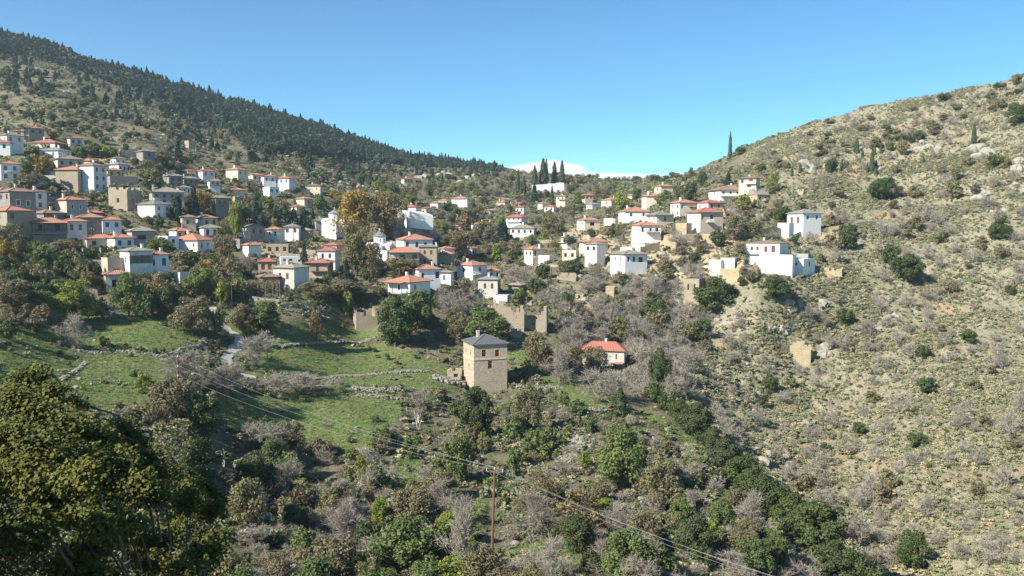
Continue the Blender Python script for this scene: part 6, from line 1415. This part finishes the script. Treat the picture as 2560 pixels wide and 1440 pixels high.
for a in [(1075,598,60,44,'shaded crag right under the white rock fort wall',8),(985,612,50,40,'pale crag at the left foot of the rock fort',6),(1004,520,16,22,'rock tooth at the left top of the rock fort',3),
 (1880,1150,34,70,'white cleft boulder at the edge of the gully',3),(1925,1160,60,70,'ribbed pale crag right of the cleft boulder',6),(1962,1178,50,50,'small pale outcrop right of the ribbed crag',5),(1893,1085,18,18,'little white boulder above the cleft boulder',2),
 (2030,1070,90,24,'low rock ledge with a dark hollow on the right slope',6),(2050,770,50,24,'pale jagged rocks below the ochre ruined wall',5),(1985,775,44,26,'jagged rock ribs right of the blue green bush',7),(2060,890,40,50,'white rocks beside the square ruined ochre wall',5),
 (2240,718,36,14,'flat pale boulder beside the dark green bushes',2),(2170,385,60,20,'crags under the little cypresses on the right hill',6),(2330,378,130,30,'long pale cliff band on the upper right hill',12),(2440,395,80,40,'broken cliff right of the lone cypress',8),(2030,430,90,36,'pale crags left of the tiny cypresses',9),(2180,428,60,20,'grey rocks round the middle cypress',5),
 (2440,500,70,40,'rock pile on the right hillside below the cliff band',7),(2540,420,40,60,'pale rock mass at the right edge of the picture',7),(2550,480,40,30,'second rock mass at the right edge',5),(2490,540,60,24,'scattered rocks near the right edge',5),
 (1340,1412,18,20,'single white boulder on the grass by the pole',1),(762,1380,60,30,'weathered grey boulder in the lower left scrub',3),(728,1410,60,18,'flat white slab in front of the grey boulder',4),(1808,1375,22,40,'sharp white rock fin in the lower right scrub',2),(1660,1370,40,24,'dark rimmed stones under the power lines',4),
 (440,410,60,26,'white scree rocks right of the dark grey house',9),(470,400,50,18,'pale rocks on the left slope above the slate roofs',7),(300,300,70,16,'rock steps high on the left slope',6),(420,345,60,14,'line of small crags on the left slope',6),(880,470,70,26,'grey brown crag above the golden plane tree',9),(840,480,40,18,'pale broken rocks left of the grey brown crag',6),
 (1060,445,60,26,'pale cliff on the dark central slope',8),(1120,440,70,24,'long broken cliff on the dark central slope',9),(1150,455,50,24,'cliff with a dark overhang on the central slope',6),(1190,448,60,18,'right hand end of the central cliffs',5),(150,235,60,12,'rocky band below the pines at the left',6),
 (1600,660,60,22,'tan rock face under the terraces of the right village',6),(1700,672,60,30,'pale rock knoll left of the dirt path',6),(1830,660,50,18,'tan rocks behind the tiny white hut',5),(1650,640,50,24,'yellowish rock under the tall white house',5),(1570,640,40,30,'pale rock wall between the right village houses',5),(1830,570,60,40,'grey rocks right of the red roofed house',7),(1905,500,50,24,'crag behind the yellow stone house',5),
 (1620,730,50,20,'orange earth bank below the grey roofed white house',4),(1470,755,60,20,'orange earth scar among the grey shrubs',5),(1830,810,110,22,'orange earth terrace below the tan tower',6),(1460,700,70,16,'pale terrace rocks among grey shrubs',5),(1580,800,40,40,'pale rocks showing between the grey shrubs',5),(1500,860,60,20,'stony patch above the red roofed house',5),(1950,830,60,24,'rock terrace on the right slope',6),(2180,830,60,20,'stony ledge right of the ochre wall',5),(2230,800,50,20,'tan rock patch on the right hillside',5)]:
    crag(*a[:5], n=a[5])

def fort_crag():
    D0 = hit(1030, 600).y + 5; me_v = []; me_f = []; rnd = random.Random(4)
    spots = [(rnd.uniform(962, 1088), rnd.uniform(560, 618), rnd.uniform(-2, 5), rnd.uniform(1.6, 4.2)) for _ in range(46)] + [(985, 575, 2, 4), (1000, 560, 3, 4.5), (1003, 545, 4, 3.4), (1030, 580, 2, 3), (1050, 585, 5, 3), (1075, 585, 5, 3), (1040, 590, 5, 3), (1060, 595, 5, 3), (1020, 600, -1, 6), (990, 605, 0, 5), (1000, 530, 6, 2.0), (998, 520, 6, 1.6)]
    for x, y, dz, r in spots:
        if 1004 < x: y = 576 + rnd.uniform(0, 24); dz = (x - 1026) / 57 * 8 + 1.5; r = min(r, 3.2)
        q = ray(x, y) * (D0 + dz); me = rk[rnd.randint(0, 4)]; Rm = Matrix.Rotation(rnd.uniform(0, 6.28), 3, 'Z') @ Matrix.Rotation(rnd.uniform(-.6, .6), 3, 'X'); i = len(me_v)
        for v in me.vertices:
            w = Rm @ Vector((v.co.x * r * 1.3, v.co.y * r * 1.2, v.co.z * r * rnd.uniform(1.25, 1.4))); me_v.append(q + w)
        for f in me.polygons: me_f.append(tuple(i + k for k in f.vertices))
    c0 = ray(1030, 600) * D0; m_ = bpy.data.meshes.new('rock_outcrop'); m_.from_pydata([tuple(v - c0) for v in me_v], [], me_f); m_.materials.append(M['rock'])
    o = bpy.data.objects.new('rock_outcrop', m_); C.objects.link(o); o.location = c0; tag(o, 'great grey crag carrying the white rock fort', 'rock', 'rock outcrops on the hillsides')
fort_crag()
# ------------------------------------------------------------------ poles and wires
def pole(cx, by, ty, label, D=None, arm=1.6, lean=0.0, r=.11, az=None, stack=False):
    p = hit(cx, by); d = p.y * cp - p.z * sp_
    if D: p = ray(cx, by) * D; d = D
    h = (by - ty) * d / F
    t = tag(empty('utility_pole', p, az if az is not None else -math.atan2(p.x, p.y)), label, 'utility pole', 'wooden utility poles')
    m = MB(); m.tube((0, 0, -.5), (lean, 0, h), r * 1.15, r * .75, 8); m.build('pole', M['pole'], t)
    pts = []
    if stack:
        for k in range(3):
            z = h - .15 - k * 1.45; m = MB(); m.box((-.06, -.3, z - .06), (.06, 0, z + .06)); m.build('bracket', M['steel'], t); m = MB(); m.tube((0, -.28, z), (0, -.28, z + .22), .07, .05, 6); m.build('insulator', M['whitep'], t); pts.append(Vector((0, -.28, z + .2)))
    else:
        z = h - .25
        m = MB(); m.box((-arm / 2 + lean, -.07, z - .06), (arm / 2 + lean, .07, z + .06)); m.build('crossarm', M['pole'], t)
        if r > .1:
            m = MB(); m.tube((-arm * .3 + lean, 0, z), (lean, 0, z - .7), .03, .03, 4); m.tube((arm * .3 + lean, 0, z), (lean, 0, z - .7), .03, .03, 4); m.build('brace', M['steel'], t)
        for s in (-.46, 0, .46):
            m = MB(); zz = z + .06 if s else h; m.tube((s * arm + lean, 0, zz), (s * arm + lean, 0, zz + .24), .06, .045, 6); m.build('insulator', M['whitep'], t); pts.append(Vector((s * arm + lean, 0, zz + .24)))
    bpy.context.view_layer.update()
    R = Matrix.Rotation(t.rotation_euler.z, 4, 'Z')
    return [p + (R @ q) for q in pts]
pa = pole(447, 1000, 888, 'dark old pole with stacked insulators above the left hollow', D=128, stack=True, r=.15)
pb = pole(1229, 1412, 1168, 'tall brown wooden pole with crossarm in the foreground', arm=1.75, lean=.32, r=.14, az=-.25)
pc = [ray(2330, 1640) * 52 + Vector((0, 0, 0)) + Vector((s * .8, 0, 0)) for s in (-1, 0, 1)]
def wire(a, b, sag, r, label, group='power lines'):
    m = MB(); n = 26; prev = None
    for i in range(n + 1):
        u = i / n; q = a.lerp(b, u); q.z -= sag * 4 * u * (1 - u)
        if prev is not None: m.tube(prev, q, r, r, 4, cap=False)
        prev = q
    tag(m.build('power_line', M['wire']), label, 'wire', group)
for i, nm in enumerate(('upper', 'middle', 'lower')): wire(pa[i], pb[2 - i], 1.3, .0075, nm + ' wire running from the old left pole to the foreground pole')
gp = pole(2330, 1700, 1560, 'pole standing beyond the lower right corner carrying the lines', D=52, arm=1.75)
for i, nm in enumerate(('left', 'middle', 'right')): wire(pb[i], gp[i], 1.0, .0065, nm + ' wire from the foreground pole to the lower right corner')
for a in [(580,768,684,'pole with crossarm beside the small yellow green tree'),(232,662,572,'thin dark pole on the road wall at the left'),(625,680,548,'grey pole in front of the tan house ruins, left village'),(820,708,648,'dark pole before the red roofed stone house'),(668,905,828,'thin pole behind the bare tree at the path'),
          (1832,620,572,'pole between the tan terraces of the right village'),(1672,618,566,'pole beside the tan retaining rock, right village'),(1703,520,462,'pole above the orange roofs near the saddle'),(735,630,556,'light pole left of the low tan stone house'),(1249,697,655,'slim mast at the right end of the terrace house'),(1529,556,488,'pole among shrubs behind the orange roofed terrace house'),(1576,690,632,'white metal post by the grey metal roofed house'),(46,382,358,'leaning pole against the tall grey white house')]:
    pole(*a[:4], r=.09, arm=1.1)
# deadwood, camper van, pergola ----------------------------------
def snag(cx, by, wpx, hpx, label):
    p = hit(cx, by); d = p.y * cp - p.z * sp_; q = twigs(cx, 5, 4, 0, .035); me = quadmesh('dead_tree', q, M['w'])
    o = bpy.data.objects.new('dead_tree', me); C.objects.link(o); o.location = p; s = d / F; o.scale = (wpx * s, wpx * s, hpx * s); tag(o, label, 'dead tree')
M['w_dead'] = m_flat('bleached_dead_wood', (0.5, 0.45, 0.38), .9); _w = M['w']; M['w'] = M['w_dead']
snag(437, 1015, 30, 48, 'forked bleached dead tree below the old pole'); snag(1045, 1075, 50, 48, 'fallen looking bleached branches on the foreground slope'); snag(560, 1170, 26, 50, 'thin bleached snag in the lower left hollow'); M['w'] = _w
def camper():
    p = hit(727, 678); d = p.y * cp - p.z * sp_; p = ray(727, 664) * (d + 2)
    t = tag(empty('camper_van', p, -math.atan2(p.x, p.y) + .15), 'white camper van parked behind the big pale stone house', 'van')
    m = MB(); prof = [(-3.0, .35), (3.0, .35), (3.1, 1.1), (2.5, 1.9), (2.7, 2.45), (2.2, 2.75), (-2.9, 2.7), (-3.05, 2.3)]
    n = len(prof); f = [(x, -1.05, z) for x, z in prof]; k = [(x, 1.05, z) for x, z in prof]; m.face(f); m.face(k[::-1])
    for i in range(n): j = (i + 1) % n; m.face([f[j], f[i], k[i], k[j]])
    m.build('body', M['w'], t)
    for x in (-1.9, -.2): m = MB(); m.box((x - .45, -1.08, 1.5), (x + .45, -1.06, 2.05)); m.build('window', M['glass'], t)
    m = MB(); m.face([(3.08, -.95, 1.15), (3.08, .95, 1.15), (2.56, .95, 1.88), (2.56, -.95, 1.88)]); o = m.build('windscreen', M['glass'], t); o.location = (.02, 0, .01)
    m = MB(); m.box((2.0, -1.08, 1.2), (2.6, -1.06, 1.8)); m.build('cab_window', M['glass'], t)
    for x in (-1.9, 2.0):
        for y in (-.98, .98): m = MB(); m.tube((0, -.1, 0), (0, .1, 0), .36, .36, 12); o = m.build('wheel', M['Rd'], t, loc=(x, y, .36))
camper()
def pergola():
    t = None; P4 = [hit(*q) for q in ((592, 742), (700, 752), (588, 712), (700, 722))]
    base = P4[0]; t = tag(empty('pergola', base), 'vine covered wooden pergola with rust brown leaves by the garden terrace', 'pergola')
    a, b, c_, d_ = P4; zt = max(q.z for q in P4) + 1.2
    for i in range(7):
        for e0, e1 in ((a, b), (c_, d_)):
            q = e0.lerp(e1, i / 6); m = MB(); z0 = ground(q.x, q.y, q.z); m.box((q.x - .07 - base.x, q.y - .07 - base.y, z0 - .3 - base.z), (q.x + .07 - base.x, q.y + .07 - base.y, zt - base.z)); m.build('post', M['oldwood'], t)
    for i in range(9):
        q0 = a.lerp(b, i / 8); q1 = c_.lerp(d_, i / 8); m = MB(); m.tube((q0.x - base.x, q0.y - base.y, zt + .05 - base.z), (q1.x - base.x, q1.y - base.y, zt + .05 - base.z), .06, .06, 4); m.build('beam', M['oldwood'], t)
    rng = np.random.default_rng(3); n = 2600; u, v = rng.uniform(size=(2, n, 1)); A, B, Cc, Dd = [np.array(q) for q in P4]
    pt = (A * (1 - u) + B * u) * (1 - v) + (Cc * (1 - u) + Dd * u) * v; pt[:, 2] = zt + rng.normal(size=n) * .18; dr = rng.uniform(size=n) < .3; pt[dr, 2] -= rng.uniform(0, 1.6, dr.sum())
    q = cards(pt - np.array(base), unit(rng.normal(size=(n, 3)) + [0, 0, .6]), .24, 1, rng); o = bpy.data.objects.new('vine_leaves', quadmesh('vine_leaves', q, L_['b'])); C.objects.link(o); o.parent = t; o['kind'] = 'stuff'
pergola()

# ------------------------------------------------------------------ the plane tree in the lower left foreground
def foreground_tree():
    rng = np.random.default_rng(77)
    cl = []  # (px, py, depth, radius m)
    outline = [(-40,880),(40,925),(80,905),(120,945),(170,1000),(240,1010),(250,1080),(320,1055),(400,1120),(440,1160),(520,1215),(560,1240),(590,1300),(560,1370),(640,1440),(700,1520),(700,1700),(-200,1700),(-200,880)]
    edge = [(60,950,14,.26),(95,935,14.5,.24),(30,1000,13,.3),(130,985,14,.3),(190,1010,15,.22),(80,1040,13,.4),(160,1070,13,.38),(20,1100,12,.4),(215,1085,14,.35),(95,1130,12,.42),(250,1110,14,.34),(310,1075,15,.28),(340,1110,15,.3),(370,1150,14.5,.32),(290,1160,13,.38),(200,1160,12.5,.4),(400,1190,15,.28),(350,1220,14,.36),(430,1180,16,.22),(480,1215,16,.26),(510,1225,16,.26),(540,1250,16,.25),(470,1250,15,.34),(530,1280,15.5,.3),(60,1190,11.5,.4),(150,1230,12,.4),(260,1240,13,.4)]
    cl += edge
    tries = 0
    while len(cl) < 165 and tries < 9000:
        tries += 1; x = rng.uniform(-160, 640); y = rng.uniform(1150, 1660)
        if inpoly(np.array(x), np.array(y), outline) and inpoly(np.array(x + 45), np.array(y - 55), outline): cl.append((x, y, rng.uniform(10.5, 17), rng.uniform(.2, .38)))
    ninf = len(cl)
    for k in range(56): cl.append((rng.uniform(-900, -250), rng.uniform(980, 1600), rng.uniform(7.5, 12.5), rng.uniform(.45, .7)))  # leaf clusters out of view at the left, added to shade the visible crown
    base = Vector((-9.0, 11.5, 0)); base.z = ground(base.x, base.y)
    t = tag(empty('plane_tree', base), 'big leafy tree filling the lower left corner, sunlit leaves over deep shade', 'tree')
    ctr = [(ray(x, y) * d, r) for x, y, d, r in cl]
    # trunk and branches
    m = MB(); fork = base + Vector((.2, .3, 1.6)); m.tube(base - Vector((0, 0, .6)), fork, .26, .2, 8, cap=False)
    m.build('trunk', M['bark'], t, True, loc=None).matrix_parent_inverse = t.matrix_world.inverted() if False else Matrix.Translation(-base)
    cand = [c_ for c_, r in ctr[:ninf] if c_.length > 13.2 and topx(c_)[0] < 430]; tips = [cand[0]]
    while len(tips) < 6: tips.append(max(cand, key=lambda q: min((q - w).length for w in tips)))
    mains = []
    for tip in tips:
        tip = tip + Vector((.1, 1.3, -.5)); mains.append((fork, tip)); m = MB(); midp = fork.lerp(tip, .5) + Vector((0, 2.2, -.6))
        m.tube(fork, midp, .09, .05, 7, cap=False); m.tube(midp, tip, .05, .02, 7, cap=False)
        m.build('branch', M['bark'], t, True).matrix_parent_inverse = Matrix.Translation(-base)
    m = MB()
    for c_, r in ctr:
        f, tip = min(mains, key=lambda q: (c_ - q[1]).length); st = c_ + (tip - c_) * min(1, .8 / max(.1, (tip - c_).length)); mid = st.lerp(c_, .55) + Vector((0, .1, .1)); m.tube(st, mid, .02, .014, 4, cap=False); m.tube(mid, c_, .014, .007, 4, cap=False)
        for k in range(5): e = c_ + Vector(rng.normal(size=3) * r * .6); m.tube(c_, e, .01, .004, 3, cap=False)
    o = m.build('twigs', M['bark'], t); o['kind'] = 'stuff'; o.matrix_parent_inverse = Matrix.Translation(-base)
    # leaves: lobed, cupped, facing up and outwards
    lob = [(0, 0), (.5, .02), (.3, .3), (.5, .62), (0, 1.0), (-.5, .62), (-.3, .3), (-.5, .02)]
    L2 = np.array([(x, y, -.22 * abs(x) + .12 * (y - .5) ** 2) for x, y in lob])
    allp, alln = [], []
    for ci, (c_, r) in enumerate(ctr):
        n = int(1100 * (r / .36) ** 2) if ci < ninf else 260; d = unit(rng.normal(size=(n, 3)) + [-.15, -.1, .3]); p = np.array(c_) + d * r * rng.uniform(.15, 1.15, (n, 1)) * [1, 1, .75]
        allp.append(p); alln.append(unit(d * .5 + rng.normal(size=(n, 3)) * .5 + [-.25, -.3, .65]))
    # inner shade leaves that close the crown
    n = 15000; xy = rng.uniform([-300, 1090], [700, 1750], (n * 2, 2)); okp = inpoly(xy[:, 0], xy[:, 1], outline) & inpoly(xy[:, 0] + 55, xy[:, 1] - 60, outline); xy = xy[okp][:n]; dp = rng.uniform(15.5, 20, (len(xy), 1)); p = nray(xy[:, 0], xy[:, 1]) * dp
    allp.append(p); alln.append(unit(rng.normal(size=p.shape) + [0, -.4, .4]))
    p = np.concatenate(allp); nn = np.concatenate(alln); k = len(p)
    r_ = rng.normal(size=(k, 3)); u = unit(np.cross(nn, r_)); v = np.cross(nn, u); s = rng.uniform(.03, .06, (k, 1, 1)); s[len(np.concatenate(allp[:ninf])):len(np.concatenate(allp[:-1]))] *= 2.6
    V = p[:, None] + (u[:, None] * L2[None, :, 0:1] + v[:, None] * L2[None, :, 1:2] + nn[:, None] * L2[None, :, 2:3]) * s
    V -= np.array(base)
    # the 300 leaves that show largest are leaves of their own
    dist = np.linalg.norm(p, axis=1); pz = 720 - F * ((p[:, 1] * sp_ + p[:, 2] * cp) / (p[:, 1] * cp - p[:, 2] * sp_)); pxx = 1280 + F * p[:, 0] / (p[:, 1] * cp - p[:, 2] * sp_)
    vis = (pz < 1430) & (pxx > 5); order = np.argsort(dist + (~vis) * 100 + (nn[:, 1] > -.3) * 3)
    big = order[:300]; rest = order[300:]
    o = bpy.data.objects.new('foliage', quadmesh('foliage', V[rest], L_['f'])); C.objects.link(o); o.parent = t; o['kind'] = 'stuff'
    lm = quadmesh('leaf', L2[None], L_['f'])
    for i in big:
        o = bpy.data.objects.new('leaf', lm); C.objects.link(o); o.parent = t
        Mx = Matrix((tuple(u[i]), tuple(v[i]), tuple(nn[i]))).transposed().to_4x4(); sc = float(s[i, 0, 0])
        o.matrix_local = Matrix.Translation(Vector(p[i]) - base) @ Mx @ Matrix.Scale(sc, 4)
foreground_tree()
print('counts', tcount)
# ------------------------------------------------------------------ thin blue air over the valley
hm = MB(); hm.box((-1500, -200, -125), (1500, 1700, 330))
ho = hm.build('haze', [])
ho['kind'] = 'stuff'; ho['label'] = 'thin pale air that softens the far hills'
m = bpy.data.materials.new('haze_air'); m.use_nodes = True; t = m.node_tree
t.nodes.remove(t.nodes['Principled BSDF']); pv = t.nodes.new('ShaderNodeVolumePrincipled')
pv.inputs['Color'].default_value = (0.75, 0.87, 1.0, 1); pv.inputs['Density'].default_value = HAZE; pv.inputs['Anisotropy'].default_value = 0.2
t.links.new(pv.outputs[0], t.nodes['Material Output'].inputs['Volume']); ho.data.materials.append(m)
